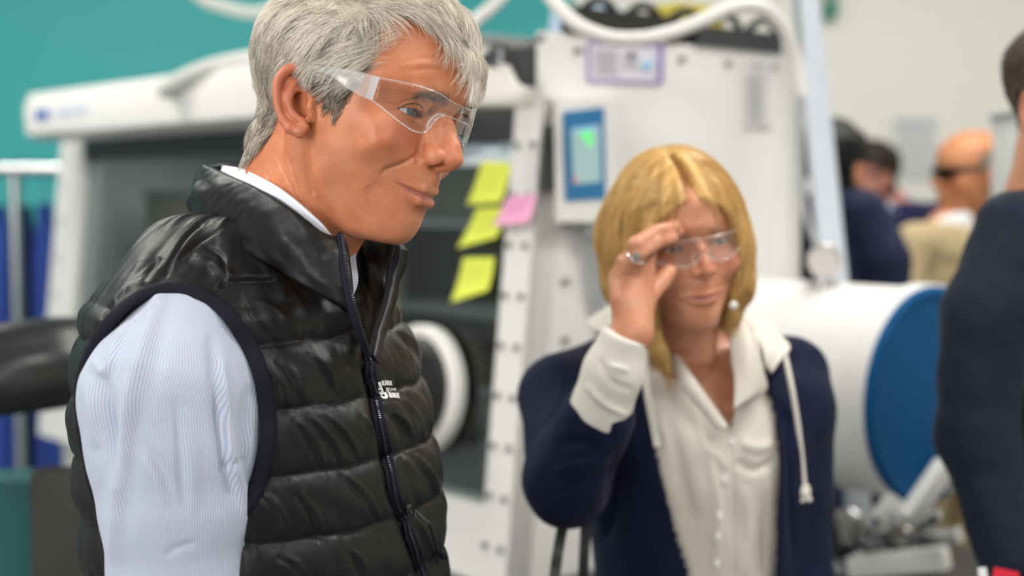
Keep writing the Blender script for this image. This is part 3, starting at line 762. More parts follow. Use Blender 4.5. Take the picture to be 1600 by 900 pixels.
# curved pale lines of the worn maker lettering
for k in range(7):
    mb = MB(); l = LEN - .38 - k * .034; mb.tube(np.array([hoodp(l, 1.812), hoodp(l - .006 * (k % 3 - 1), 1.838 - .004 * (k % 2))]), .0018, 6)
    if k % 2: mb.tube(np.array([hoodp(l, 1.815), hoodp(l - .02, 1.822)]), .0018, 6)
    mb.build('maker_letter', LBP, hood_o)

# glove ports: white ring, black cuff
def frame2(l, z):
    n = np.array([*mF, 0]) + np.array([0, 0, LEAN]); n /= np.linalg.norm(n); s = np.array([*dL, 0]); u = np.cross(n, s); u *= np.sign(u[2]); return gb(l, z, lean(z)), n, s, u
def ringtube(mb, c, n, s, u, R, prof, m=48):
    a = np.arange(m) / m * 2 * math.pi; rings = []
    for dr, dn in prof: rings.append([c + n * dn + (R + dr) * (math.cos(t) * s + math.sin(t) * u) for t in a])
    V, F = loft_vf(np.array(rings), cap=False); mb.add(V, F)
PORTW = mat('white_port_ring', (.75, .74, .70), .4)
ports = []
for l, z in ((.295, 1.215), (.80, 1.215), (1.40, 1.215)):
    c, n, s, u = frame2(l, z); ports.append((c, n, s, u))
    mb = MB(); ringtube(mb, c, n, s, u, .125, [(0.004, -.005), (.004, .016), (-.004, .022), (-.018, .022), (-.023, .016), (-.023, -.02)]); rg = mb.build('port_ring', PORTW, box_t)
    mb = MB(); ringtube(mb, c, n, s, u, .105, [(0, -.01), (0, .03), (.002, .06), (-.001, .075), (.003, .09), (-.002, .105), (.001, .118), (-.012, .122), (-.03, .08), (-.045, -.02), (-.07, -.10), (-.099, -.12)]); mb.build('glove_cuff', BLACKR, box_t)
# papers and notes inside or on the window
YEL = mat('yellow_note_paper', (.80, .86, .10), .7); PNK = mat('pink_note_paper', (.90, .42, .62), .7); PAPER = mat('white_paper', (.75, .80, .82), .7)
def on_front(px, py, out=.004):
    """point on the sloped front window seen at a pixel"""
    d = ray(px, py); n = np.array([*mF, LEAN]); c = gb(.5, 1.4, lean(1.4) + out); t = ((c - EYE) @ n) / (d @ n); return EYE + d * t
def on_end(px, py, out=.003):
    d = ray(px, py); n = np.array([*nE, 0]); c = gb(0, 1.4, 0) + n * out; t = ((c - EYE) @ n) / (d @ n); return EYE + d * t
def sheet(name, corners, m, parent=None, curl=0.0, nrm=None, thick=.0008, n=10):
    a, b, c, d = [np.asarray(x) for x in corners]; nrm = np.asarray(nrm if nrm is not None else (0, -1, 0), float); nrm = nrm / np.linalg.norm(nrm)
    V = []
    for i in range(n):
        for j in range(n):
            s, t = i / (n - 1), j / (n - 1); V.append((a * (1 - s) + d * s) * (1 - t) + (b * (1 - s) + c * s) * t + nrm * curl * s * s)
    V = np.array(V); W = V - nrm * thick; q = np.arange(n * n).reshape(n, n); f = np.stack([q[:-1, :-1], q[1:, :-1], q[1:, 1:], q[:-1, 1:]], -1).reshape(-1, 4)
    rim = np.concatenate([q[0, :], q[1:, -1], q[-1, -2::-1], q[-2:0:-1, 0]]); r2 = np.roll(rim, -1)
    F = np.concatenate([f, f[:, ::-1] + n * n, np.stack([rim, r2, r2 + n * n, rim + n * n], 1)]); return link(name, mesh_np(np.concatenate([V, W]), F), m, parent)
mF3 = np.array([*mF, LEAN])
INKD = mat('ink', (.05, .06, .12), .6)
for cn, m, lab in (([(752, 252), (799, 256), (789, 318), (736, 321)], YEL, 'upper yellow sticky note on the glovebox window, highest of three'),
                   ([(745, 325), (792, 323), (783, 372), (721, 389)], YEL, 'middle yellow sticky note on the glovebox window below the top one'),
                   ([(724, 403), (772, 402), (769, 455), (711, 474)], YEL, 'lowest yellow sticky note on the glovebox window'),
                   ([(791, 307), (838, 303), (832, 349), (776, 355)], PNK, 'pink sticky note stuck on the white glovebox window frame')):
    o_ = .014 if m is PNK else -.014 + .004
    o = sheet('sticky_note', [on_front(x, y, o_ if m is PNK else -.006) for x, y in cn], m, None, .012, mF3); tag(o, lab, 'note')
    W4 = [on_front(x, y, o_ if m is PNK else -.006) for x, y in cn]; mb = MB()
    for k in range(3):
        s = .22 + k * .2; p0 = W4[0] * (1 - s) + W4[3] * s; p1 = W4[1] * (1 - s) + W4[2] * s; pts = [p0 * (1 - t) + p1 * t + mF3 * (.0015 + .012 * s * s) + np.array([0, 0, .002 * math.sin(t * 40 + k)]) for t in np.linspace(.15, .8, 18)]; mb.tube(np.array(pts), .0006, 5)
    mb.build('handwriting', mat('olive_ink', (.35, .38, .08) if m is YEL else (.55, .2, .35), .6), o)
# white A4 notice taped high on the window
cn = [(722, 190), (803, 182), (800, 256), (716, 260)]; W4 = [on_front(x, y, -.014) for x, y in cn]
o = sheet('notice', W4, PAPER, None, 0, mF3); tag(o, 'pale printed notice taped high on the glovebox window beside the face', 'notice')
mb = MB()
for k in range(5):
    s = .18 + k * .15; p0 = W4[0] * (1 - s) + W4[3] * s; p1 = W4[1] * (1 - s) + W4[2] * s
    for t in np.arange(.08, .9, .09): mb.tube(np.array([p0 * (1 - t) + p1 * t + mF3 * .002, p0 * (1 - t - .06) + p1 * (t + .06) + mF3 * .002 + np.array([0, 0, .008 * ((k + int(t * 20)) % 2)])]), .0022, 5)
mb.build('print', mat('blue_grey_ink', (.25, .4, .5), .6), o)
# things inside the box
def can(name, l, e, z, r, h, m, lab, cat, capm=None, grp=None):
    p = gb(l, z, 0, e); t = empty(name, p, lab, cat, grp); a = [(r, 0), (r, h * .72), (r * .9, h * .8), (r * .45, h * .88), (r * .45, h)]
    MB().tube(np.array([p + [0, 0, hh] for _, hh in a]), [rr for rr, _ in a], 18).build('vessel', m, t); MB().tube(np.array([p + [0, 0, h * .93], p + [0, 0, h * 1.1]]), r * .55, 14).build('cap', capm or GREYP, t)
BL = mat('blue_plastic', (.06, .12, .5), .35); TL = mat('teal_plastic', (.03, .30, .25), .4); CLR = mat('milky_plastic', (.55, .58, .55), .4); BRN = mat('kraft_card', (.30, .24, .17), .7)
rbox('inner_shelf', .2, LEN - .15, 1.30, 1.315, .42, .68, mat('steel_shelf', (.35, .36, .36), .35, metal=.5), smooth=False)
rbox('inner_shelf', .2, LEN - .15, 1.52, 1.535, .42, .68, bpy.data.materials['steel_shelf'], smooth=False)
rng = random.Random(5)
specs = [('bottle', BL, 'blue'), ('bottle', CLR, 'milky white'), ('bottle', TL, 'teal'), ('bottle', CLR, 'pale'), ('bottle', TL, 'green')]
i = 0
for l, z in ((.26, 1.315), (.34, 1.315), (.42, 1.315), (.52, 1.315), (.62, 1.315), (.25, 1.535), (.36, 1.535), (.47, 1.535), (.58, 1.535)):
    n_, m, c = specs[i % 5]; can('reagent_bottle', l, .5 + .05 * (i % 2), z, .026 + .006 * (i % 3), .10 + .02 * (i % 2), m, c + ' capped bottle, ' + ['nearest', 'second nearest', 'third nearest', 'fourth nearest', 'farthest'][i % 5 if z < 1.4 else i - 5] + ' to the post on the ' + ('lower' if z < 1.4 else 'upper') + ' shelf in the glovebox', 'bottle', None, 'reagent bottles on the inner shelves'); i += 1
def inbox(name, l0, l1, z0, z1, e0, e1, m, lab, cat):
    c = gb((l0 + l1) / 2, z0, 0, (e0 + e1) / 2); t = empty(name, c, lab, cat)
    rbox('case', l0, l1, z0, z1, e0, e1, m, t, bev=.006); rbox('lid', l0 - .004, l1 + .004, z1, z1 + .015, e0 - .004, e1 + .004, GREYP, t, bev=.004)
inbox('storage_box', 1.60, 1.98, Z0, 1.60, .16, .50, BRN, 'tall brown card box inside the left end of the glovebox', 'box')
inbox('storage_box', 1.16, 1.50, Z0, 1.50, .20, .52, mat('olive_grey', (.24, .23, .17), .6), 'olive grey cabinet inside the glovebox beside the brown box', 'box')
inbox('instrument', .28, .50, Z0, Z0 + .22, .25, .5, mat('instrument_grey', (.3, .3, .28), .5), 'low grey instrument on the glovebox floor behind the port', 'instrument')
# black glove hanging out of the left port
c, n, s, u = ports[2]
gt = empty('rubber_glove', c, 'long black rubber glove pulled out of the left glove port', 'glove')
g0 = P(330, 565, 2.55); pts = [c + n * .05, P(170, 572, 2.62), P(110, 575, 2.45), P(40, 585, 2.32), P(-30, 592, 2.25), P(-110, 600, 2.2)]
pts = spline(np.array([ports[1][0] + ports[1][1] * .03, P(205, 575, 2.60), P(130, 570, 2.42), P(60, 578, 2.33), P(-20, 590, 2.28), P(-110, 610, 2.24)]), 60)
rr = hermite(np.array([0, .2, .4, .6, .8, 1]), np.array([.085, .072, .066, .070, .074, .070]), np.linspace(0, 1, 60))
V_, F_ = tube_vf(pts, rr, 40); ang = np.tile(np.arange(40) / 40 * 2 * math.pi, 60); tt = np.repeat(np.linspace(0, 1, 60), 40); N_g = V_ - np.repeat(pts, 40, 0)
V_ = V_ + N_g * (.10 * np.sin(ang * 3 + tt * 4) + .10 * noise3(np.stack([np.cos(ang) * 2, np.sin(ang) * 2, tt * 7], 1), 3))[:, None]
MB().add(V_, F_).build('glove_sleeve', BLACKR, gt)
hp = pts[-1]; hd_ = pts[-1] - pts[-4]; hd_ /= np.linalg.norm(hd_)
hv_, hf_ = relaxed_hand(hp, hd_, (0, -.3, .95), (0, -.95, -.3), 1.15); link('glove_hand', mesh_np(hv_, hf_), BLACKR, gt)
# touch screen on the end panel
def epanel(name, corners, out0, out1, m, parent, bev=.0):
    A_ = [on_end(x, y, out0) for x, y in corners]; B_ = [on_end(x, y, out1) for x, y in corners]; mb = MB(); mb.add(A_ + B_, [(0, 1, 2, 3), (7, 6, 5, 4)] + [(i, i + 4, (i + 1) % 4 + 4, (i + 1) % 4) for i in range(4)]); return mb.build(name, m, parent, smooth=False)
ts = empty('touch_controller', on_end(915, 250, .02), 'white controller with a blue framed touch screen on the glovebox end', 'controller')
epanel('housing', [(866, 160), (962, 152), (962, 347), (868, 347)], .002, .05, WHITE, ts)
epanel('bezel', [(880, 175), (944, 167), (947, 311), (884, 314)], .05, .054, mat('blue_bezel', (.012, .16, .36), .4), ts)
scr = epanel('screen', [(892, 200), (938, 195), (939, 284), (896, 288)], .054, .0555, mat('screen_glow', (.2, .3, .3), .3, emit=(.38, .56, .56), estr=.5), ts)
epanel('screen_graphic', [(903, 206), (926, 203), (924, 214), (910, 216)], .0556, .0562, mat('green_glow', (.1, .5, .1), .4, emit=(.12, .70, .22), estr=.9), scr); epanel('screen_graphic', [(914, 214), (926, 212), (925, 231), (917, 228)], .0556, .0562, bpy.data.materials['green_glow'], scr)
epanel('screen_graphic', [(896, 277), (902, 277), (902, 285), (897, 285)], .0556, .0562, mat('red_glow', (.5, .1, .1), .4, emit=(.6, .1, .12), estr=.7), scr)
epanel('screen_graphic', [(898, 200), (934, 197), (934, 203), (898, 206)], .0556, .0562, mat('header_glow', (.2, .3, .5), .4, emit=(.2, .4, .65), estr=.7), scr)
# conduit under it, black clip beside it
cd = empty('conduit', on_end(925, 350, .03), 'grey corrugated conduit hanging below the touch controller', 'conduit')
epanel('plug', [(912, 350), (938, 350), (936, 372), (915, 372)], .01, .04, GREYP, cd)
pts = spline(np.array([on_end(925, 368, .025), on_end(928, 410, .025), on_end(934, 450, .025), on_end(946, 500, .02), on_end(960, 560, .01)]), 120)
V_, F_ = tube_vf(pts, .0125 * (1 + .14 * np.sin(np.arange(120) * 1.5)), 14); MB().add(V_, F_).build('corrugated_hose', mat('hose_grey', (.33, .34, .35), .5), cd)
o = MB().tube(np.array([on_end(857, 196, .012), on_end(855, 300, .012)]), [.008, .016], 10).build('marker_pen', mat('black_plastic', (.015, .015, .015), .4)); tag(o, 'black marker clipped upright at the corner of the glovebox', 'marker')
# documents taped to the end panel
def doc(name, corners, lab, m, lines, linem, border=None, cat='document'):
    W = [on_end(x, y, .004) for x, y in corners]; o = sheet(name, W, m, None, 0, np.array([*nE, 0])); tag(o, lab, cat); N3 = np.array([*nE, 0]); mb = MB()
    at = lambda s, t: (W[0] * (1 - s) + W[3] * s) * (1 - t) + (W[1] * (1 - s) + W[2] * s) * t + N3 * .0012
    for (s0, t0, t1) in lines: mb.tube(np.array([at(s0, t0), at(s0, t1)]), .0016, 5)
    mb.build('print', linem, o)
    if border:
        mb = MB()
        for a, b in (((0, 0), (0, 1)), ((0, 1), (1, 1)), ((1, 1), (1, 0)), ((1, 0), (0, 0))): mb.tube(np.array([at(*a), at(*b)]), .0055 if a == (0, 1) else .0022, 4)
        mb.build('border', border, o)
    return o, at
INKG = mat('grey_ink', (.35, .35, .4), .6); PUR = mat('purple_border', (.26, .22, .52), .5)
o, at = doc('framed_notice', [(919, 66), (1033, 72), (1031, 131), (919, 127)], 'purple bordered notice taped at the top of the glovebox end panel', mat('lilac_paper', (.70, .68, .74), .6), [(.2 + .1 * k, .08, .42 - .05 * (k % 2)) for k in range(7)] + [(.25 + .12 * k, .48, .68) for k in range(4)], INKG, PUR)
mb = MB(); mb.tube(np.array([at(.45, .78), at(.60, .80)]), .012, 10); mb.build('blue_mark', mat('sky_blue_ink', (.3, .6, .85), .6), o)
doc('label_sheet', [(1162, 96), (1206, 98), (1204, 204), (1162, 202)], 'narrow white sheet of fine grey text on the right of the end panel', mat('sheet_paper', (.72, .71, .69), .6), [(.05, .2, .8), (.10, .3, .7)] + [(.22 + .055 * k, .12, .85 - .1 * (k % 3)) for k in range(13)], INKG)
# white edge posts at the far side of the end panel, pale blue column beyond it
rbox('corner_trim', -.012, .01, Z0, Z1 + .01, DEP - .05, DEP + .01, WHITE)
colm = mat('pale_blue_enamel', (.62, .66, .73), .4)
pc = P(1300, 900, 3.0); o = empty('gas_column', (pc[0], pc[1], 0), 'tall pale blue grey column beyond the glovebox end panel', 'column')
ca = P(1252, -60, 3.0); cb = P(1312, 520, 3.0); cd_ = (cb - ca) / (cb[2] - ca[2]); cb = ca + cd_ * (.04 - ca[2]); ca = ca - cd_ * (ca[2] - 2.6); cl_ = np.linalg.norm(ca - cb); dd_ = (ca - cb) / cl_
MB().box((ca + cb) / 2, (.052, .05, cl_), M=np.array([np.cross([0, 1, 0], dd_), [0, 1, 0], dd_]), bev=.01).build('column_body', colm, o); MB().box((cb[0], cb[1], .02), (.2, .2, .04), bev=.004).build('foot_plate', GREYP, o)
# antechamber: white cylinder, blue round door, hinge arm
ac = empty('antechamber', gb(0, 1.243, 0, .46), 'white cylindrical antechamber with a blue round door on the glovebox end', 'antechamber')
base = np.array([*(Cn + dE * .475), 1.243]); ax_ = np.array([*nE, 0]); tipc = base + ax_ * .50 + np.array([*dE, 0]) * .0
sx = np.array([*dE, 0]); uz = np.array([0, 0, 1.])
def lathe(mb, c, axis, s, u, prof, m=64, cap=True):
    a = np.arange(m) / m * 2 * math.pi; rings = [[c + axis * d + r * (math.cos(t) * s + math.sin(t) * u) for t in a] for r, d in prof]; V, F = loft_vf(np.array(rings), cap=cap); mb.add(V, F)
mb = MB(); lathe(mb, base, ax_, sx, uz, [(.192, -.01), (.192, .47), (.200, .475), (.200, .508), (.196, .512)]); mb.build('cylinder', WHITE2, ac, angle=30)
mb = MB(); lathe(mb, base, ax_, sx, uz, [(.235, .0), (.235, .018), (.232, .02)]); mb.build('flange', WHITE, ac, angle=30)
mb = MB(); lathe(mb, tipc, ax_, sx, uz, [(.193, .0), (.197, .004), (.197, .016), (.190, .022), (.178, .022), (.172, .017), (.02, .017)]); dr = mb.build('round_door', mat('blue_anodised', (.001, .085, .24), .5, spec=.12), ac, angle=30)
hin = MB(); q = tipc + ax_ * .05
hin.tube(np.array([tipc + ax_ * .03 + uz * -.17 + sx * .02, tipc + ax_ * .10 + uz * -.0 + sx * .02]), .014, 10)
hin.build('door_lever', CHROME, ac)
def obox(name, a, b, w, h, m, parent):
    a = np.array(a); b = np.array(b); d = b - a; L = np.linalg.norm(d); d /= L; s = np.cross(d, uz); s /= np.linalg.norm(s); u2 = np.cross(s, d); return MB().box((a + b) / 2, (L, w, h), M=np.array([d, s, u2]), bev=.003).build(name, m, parent)
obox('hinge_arm', P(1418, 812, 2.38), P(1478, 725, 2.42), .03, .03, WHITE, ac); obox('hinge_arm', P(1375, 812, 2.46), P(1400, 775, 2.46), .03, .03, WHITE, ac); obox('hinge_block', P(1384, 800, 2.48), P(1460, 808, 2.42), .06, .022, CHROME, ac)
mb = MB(); mb.tube(np.array([P(1442, 815, 2.38), P(1462, 806, 2.38)]), .016, 14); mb.build('hinge_knob', CHROME, ac)
# pressure gauge on top of it with its grey line
gq = P(1288, 408, 2.66); g_t = empty('pressure_gauge', gq, 'round silver pressure gauge standing on top of the antechamber', 'gauge'); gn = np.array([-.25, -.95, .15]); gn /= np.linalg.norm(gn); gs = np.cross(gn, uz); gs /= np.linalg.norm(gs); gu = np.cross(gs, gn)
mb = MB(); lathe(mb, gq, gn, gs, gu, [(.028, -.03), (.032, -.02), (.032, .006), (.028, .010), (.027, .004), (.002, .004)], 40); mb.build('gauge_body', mat('gauge_case', (.72, .70, .68), .18, metal=.8), g_t, angle=30)
mb = MB(); lathe(mb, gq + gn * .0045, gn, gs, gu, [(.0265, 0), (.0265, .0008)], 32); mb.build('dial', mat('dial_face', (.6, .55, .52), .3), g_t, angle=30)
mb = MB(); mb.tube(np.array([gq - gu * .03, gq - gu * .075]), .012, 12); mb.tube(np.array([gq - gu * .045 - gs * .03, gq - gu * .045 + gs * .03]), .009, 10); mb.build('stem', CHROME, g_t)
o = MB().tube(spline(np.array([P(1244, -30, 2.85), P(1250, 60, 2.82), P(1250, 160, 2.80), P(1251, 250, 2.76), P(1260, 340, 2.72), P(1278, 392, 2.68)]), 60), .0062, 10).build('gas_line', mat('line_grey', (.28, .30, .30), .4)); tag(o, 'thin grey gas line curving down to the pressure gauge', 'gas line')
# frame and clutter under the antechamber
bt = empty('support_bench', P(1340, 900, 2.9) * np.array([1, 1, 0]), 'low bench of steel and white profiles under the antechamber', 'bench')
by = 2.75
for i, (a, b, w, m) in enumerate([((1296, 800, 2.7), (1310, 905, 2.7), .02, DARKM), ((1312, 798, 2.75), (1345, 900, 2.75), .025, WHITE), ((1270, 862, 2.8), (1500, 835, 2.6), .03, CHROME), ((1330, 885, 2.6), (1480, 872, 2.5), .04, WHITE), ((1350, 840, 2.85), (1390, 870, 2.8), .05, CHROME), ((1405, 850, 2.75), (1470, 850, 2.7), .05, DARKM), ((1300, 880, 2.7), (1360, 895, 2.7), .03, CHROME)]):
    obox('bench_rail', P(*a), P(*b), w, w, m, bt)
MB().box((P(1380, 1000, 2.8)[0], 2.85, .86), (.75, .35, .03), M=np.array([[*nE, 0], [*dE, 0], [0, 0, 1]]), bev=.003).build('bench_top', DARKM, bt)
for dx, dy in ((-.3, -.12), (.3, -.12), (-.3, .12), (.3, .12)):
    q = np.array([P(1380, 1000, 2.8)[0], 2.85]) + nE * dx + dE * dy; MB().box((*q, .425), (.04, .04, .85), bev=.003).build('bench_leg', GREYP, bt)
rng = random.Random(11)
for k in range(16):
    px, py = rng.uniform(1295, 1480), rng.uniform(815, 892); d = rng.uniform(2.55, 2.9); p = P(px, py, d); t = rng.uniform(0, 3.1); p2 = p + np.array([math.cos(t) * .05, .02, math.sin(t) * .03])
    m = rng.choice([CHROME, DARKM, GREYP, mat('brass_fitting', (.5, .42, .22), .3, metal=.8), WHITE]); o = MB().tube(np.array([p, (p + p2) / 2, p2]), [rng.uniform(.008, .016), .014, .009], 12).build('pipe_fitting', m, bt)
for k in range(4):
    a = P(1300 + 45 * k, 800 + 10 * k, 2.8); b = P(1340 + 40 * k, 890, 2.7); c_ = P(1290 + 50 * k, 850, 2.6); MB().tube(spline(np.array([a, c_, b]), 24), .006, 8).build('cable', BLACKR, bt)
# equipment on top of the box: trays, cables, tubes
tr = empty('cable_tray', gb(.3, 1.81, 0, .4), 'black cable tray and boxes lying on top of the glovebox', 'cable tray')
rbox('tray', .06, 1.0, 1.81, 1.87, .30, .60, mat('tray_black', (.03, .03, .03), .5), tr, bev=.004)
for i, (l0, l1, e0, e1, z0, z1, m) in enumerate([(.15, .38, .1, .3, 1.81, 1.90, DARKM), (.42, .62, .12, .36, 1.81, 1.92, BLACKR), (.02, .14, .2, .5, 1.87, 1.95, BLACKR), (.6, .75, .3, .5, 1.87, 1.97, GREYP)]): rbox('unit', l0, l1, z0, z1, e0, e1, m, tr, bev=.006)
rbox('unit', -.01, .01, Z1, Z1 + .05, .05, .35, BLACKR, tr); rbox('unit', -.012, .012, Z1, Z1 + .04, .40, .66, DARKM, tr)
for k in range(5):
    e = .1 + .12 * k; MB().tube(spline(np.array([gb(.05, Z1 + .02, 0, e), gb(.02, Z1 + .07, 0, e + .05), gb(.04, Z1 + .05, 0, e + .12), gb(.1, Z1 + .01, 0, e + .15)]), 30), .009, 10).build('cable', BLACKR, tr)
HOSE = mat('white_hose', (.70, .69, .66), .45)
def hose(pts, r, lab, m=HOSE, n=80): o = MB().tube(spline(np.array([P(*p) for p in pts]), n), r, 16).build('flexible_hose', m); tag(o, lab, 'hose'); return o
hose([(1255, 150, 2.60), (1243, 95, 2.6), (1225, 45, 2.58), (1190, 12, 2.55), (1150, 10, 2.52), (1100, 30, 2.48), (1050, 50, 2.45), (1000, 60, 2.42), (950, 58, 2.40), (905, 40, 2.40), (870, 8, 2.42), (845, -30, 2.45), (825, -90, 2.5)], .0125, 'white flexible hose looping down in front of the glovebox top')
hose([(800, -40, 2.9), (775, 5, 2.85), (745, 30, 2.85), (715, 60, 2.9), (690, 100, 2.95)], .013, 'white hose passing behind the grey-haired man\'s forehead')
hose([(290, -25, 3.6), (320, 0, 3.6), (355, 12, 3.6), (400, 20, 3.6), (450, 5, 3.6)], .016, 'pale grey hose crossing the teal wall at the top', mat('pale_grey_hose', (.55, .58, .54), .5))
hose([(255, 142, 3.35), (300, 118, 3.3), (345, 103, 3.25), (390, 94, 3.2), (440, 86, 3.15), (520, 75, 3.1)], .022, 'thick grey duct rising behind the glovebox hood', mat('duct_grey', (.58, .58, .55), .5))
hose([(728, 75, 2.55), (760, 66, 2.55), (800, 68, 2.55), (830, 66, 2.55), (852, 58, 2.55)], .007, 'thin steel pipe running along the glovebox top edge', CHROME)
# overhead lamp head near the corner
lh = empty('lamp_head', gb(.20, 1.72, .05), 'beige lamp housing hanging at the top of the glovebox window', 'lamp')
mb = MB(); R = []
for x0, w0, z in ((0, .035, 0), (0, .05, -.03), (0, .075, -.045), (0, .08, -.065), (0, .075, -.072)):
    a = np.arange(24) / 24 * 2 * math.pi; c0 = P(765, 120, 2.50); R.append([c0 + np.array([math.cos(t) * w0, math.sin(t) * w0 * .6, z + .02]) for t in a])
mb.add(*loft_vf(np.array(R))); mb.build('shade', mat('beige_plastic', (.62, .60, .54), .4), lh)
MB().tube(np.array([P(765, 118, 2.5), P(772, 90, 2.52)]), [.03, .02], 16).tube(np.array([P(772, 90, 2.52), P(785, 76, 2.56)]), .012, 12).build('bracket', DARKM, lh)
# yellow and pale blue things on top
o = rbox('cable_reel', .02, .12, Z1, Z1 + .09, .38, .52, mat('yellow_plastic', (.55, .45, .02), .5), None, bev=.02); tag(o, 'yellow plastic case on top of the glovebox end', 'case')
o = rbox('folded_bag', .2, .34, Z1 - .08, Z1 + .10, .3, .42, mat('pale_blue_film', (.55, .68, .85), .3), None, bev=.03); tag(o, 'pale blue folded bag on top of the glovebox', 'bag')
# left: garment rail with blue coats
ra = empty('garment_rail', (P(20, 500, 4.6)[0], 4.6, 0), 'chrome rail on an upright pole against the teal wall', 'rail')
MB().tube(np.array([P(-80, 264, 4.6), P(98, 264, 4.6)]), .024, 16).build('cross_bar', CHROME, ra); xp = P(22, 264, 4.6)[0]; MB().tube(np.array([[xp, 4.6, .03], [xp, 4.6, 1.66]]), .016, 14).build('upright', CHROME, ra); MB().box((xp, 4.6, .02), (.4, .4, .03), bev=.005).build('foot', DARKM, ra)
COAT = mat('royal_blue_cloth', (.012, .05, .30), .7, sheen=.2); COAT2 = mat('navy_cloth', (.008, .02, .09), .7)
def coat(px, wpx, top, m, lab, seed, drop_=1.0):
    c0 = P(px, top, 4.72); hw = wpx / FPX * 4.72 / 2; R = []
    for k in range(30):
        t = k / 29; a = np.arange(40) / 40 * 2 * math.pi; w_ = hw * (.55 + .45 * min(1, t * 5)); d_ = .05 * (.5 + min(1, t * 5) * .5); fold = 1 + .16 * np.sin(a * 6 + seed + t * 2) * t ** .4
        R.append(np.stack([c0[0] + np.cos(a) * w_ * fold, 4.72 + np.sin(a) * d_ * fold, np.full(40, c0[2] - t * drop_)], 1))
    o = empty('lab_coat', c0, lab, 'coat'); MB().add(*loft_vf(np.array(R))).build('cloth', m, o); MB().tube(spline(np.array([c0 + [0, 0, -.01], c0 + [0, -.01, .05], P(px, 264, 4.6) + [0, .0, .02]]), 14), .003, 8).build('hanger_hook', CHROME, o)
coat(-8, 60, 320, COAT, 'blue lab coat hanging at the far left edge', 1); coat(40, 34, 322, COAT2, 'dark navy lab coat hanging between two blue ones', 2); coat(70, 40, 318, COAT, 'blue lab coat hanging next to the glovebox post', 3)
# stool / bin at lower left
q = P(30, 830, 2.6); o = empty('fabric_bag', (q[0], q[1], 0), 'teal fabric bag standing in the lower left corner', 'bag'); R = []
for k in range(14):
    t = k / 13; a = np.arange(40) / 40 * 2 * math.pi; R.append(np.stack([q[0] + np.cos(a) * .105 * (1 - .22 * t + .05 * np.sin(a[0])) * (1 + .05 * np.sin(a * 5)), q[1] + np.sin(a) * .09 * (1 - .3 * t), np.full(40, .02 + t * 1.065)], 1))
MB().add(*loft_vf(np.array(R))).build('bag_body', mat('dark_teal_cloth', (.006, .075, .07), .7), o)
q = P(112, 840, 2.3); o = empty('chair', (q[0], q[1], 0), 'dark upholstered chair back beside the teal bag', 'chair')
MB().box((q[0], q[1], .99), (.13, .06, .34), bev=.028).build('backrest', mat('charcoal_fabric', (.03, .028, .025), .8), o); MB().box((q[0] + .1, q[1] + .2, .62), (.42, .42, .07), bev=.03).build('seat', bpy.data.materials['charcoal_fabric'], o); MB().tube(np.array([[q[0] + .1, q[1] + .2, .03], [q[0] + .1, q[1] + .2, .6]]), .025, 14).build('gas_lift', DARKM, o); MB().box((q[0], q[1] + .05, .72), (.05, .02, .3)).build('back_bar', DARKM, o)
for k in range(5): t = k * 2 * math.pi / 5; MB().tube(np.array([[q[0] + .1, q[1] + .2, .05], [q[0] + .1 + .27 * math.cos(t), q[1] + .2 + .27 * math.sin(t), .03]]), [.02, .014], 10).build('leg', DARKM, o)
# right: white cabinet, wall notice, green exit box
cx = np.array([1.387, 3.30]); o = empty('tall_cabinet', (cx[0], cx[1], 0), 'tall white cabinet standing behind the man at the right edge', 'cabinet')
MB().box((cx[0], cx[1], .89), (.46, .3, 1.78), bev=.006).build('cabinet_body', WHITE, o); MB().box((cx[0], cx[1] - .158, .90), (.43, .014, 1.70), bev=.003).build('door', WHITE2, o); MB().tube(np.array([[cx[0] + .17, cx[1] - .175, .95], [cx[0] + .17, cx[1] - .175, 1.15]]), .006, 10).build('handle', CHROME, o); MB().box((cx[0], cx[1], 1.785), (.47, .31, .012)).build('top_board', GREYP, o)
o = MB().box(P(1430, 232, YB - .01), (.17, .004, .24)).build('wall_notice', mat('wall_paper_notice', (.70, .72, .70), .6), smooth=False); tag(o, 'pale printed notice on the white wall above the men', 'notice')
mb = MB()
for k in range(9):
    z = P(1430, 190 + k * 10, YB - .014); mb.box(z, (.145 if k in (0, 4) else .12, .002, .012 if k == 0 else .006))
mb.build('print', mat('notice_ink', (.45, .52, .60), .6), o, smooth=False)
o = MB().box(P(1297, 8, YB - .04), (.045, .06, .11), bev=.006).build('call_point', mat('green_plastic', (.02, .22, .15), .5)); tag(o, 'small dark green box high on the white wall', 'box')
MB().tube(np.array([P(1297, -4, YB - .07), P(1297, -4, YB - .085)]), .012, 12).build('button', WHITE, o)
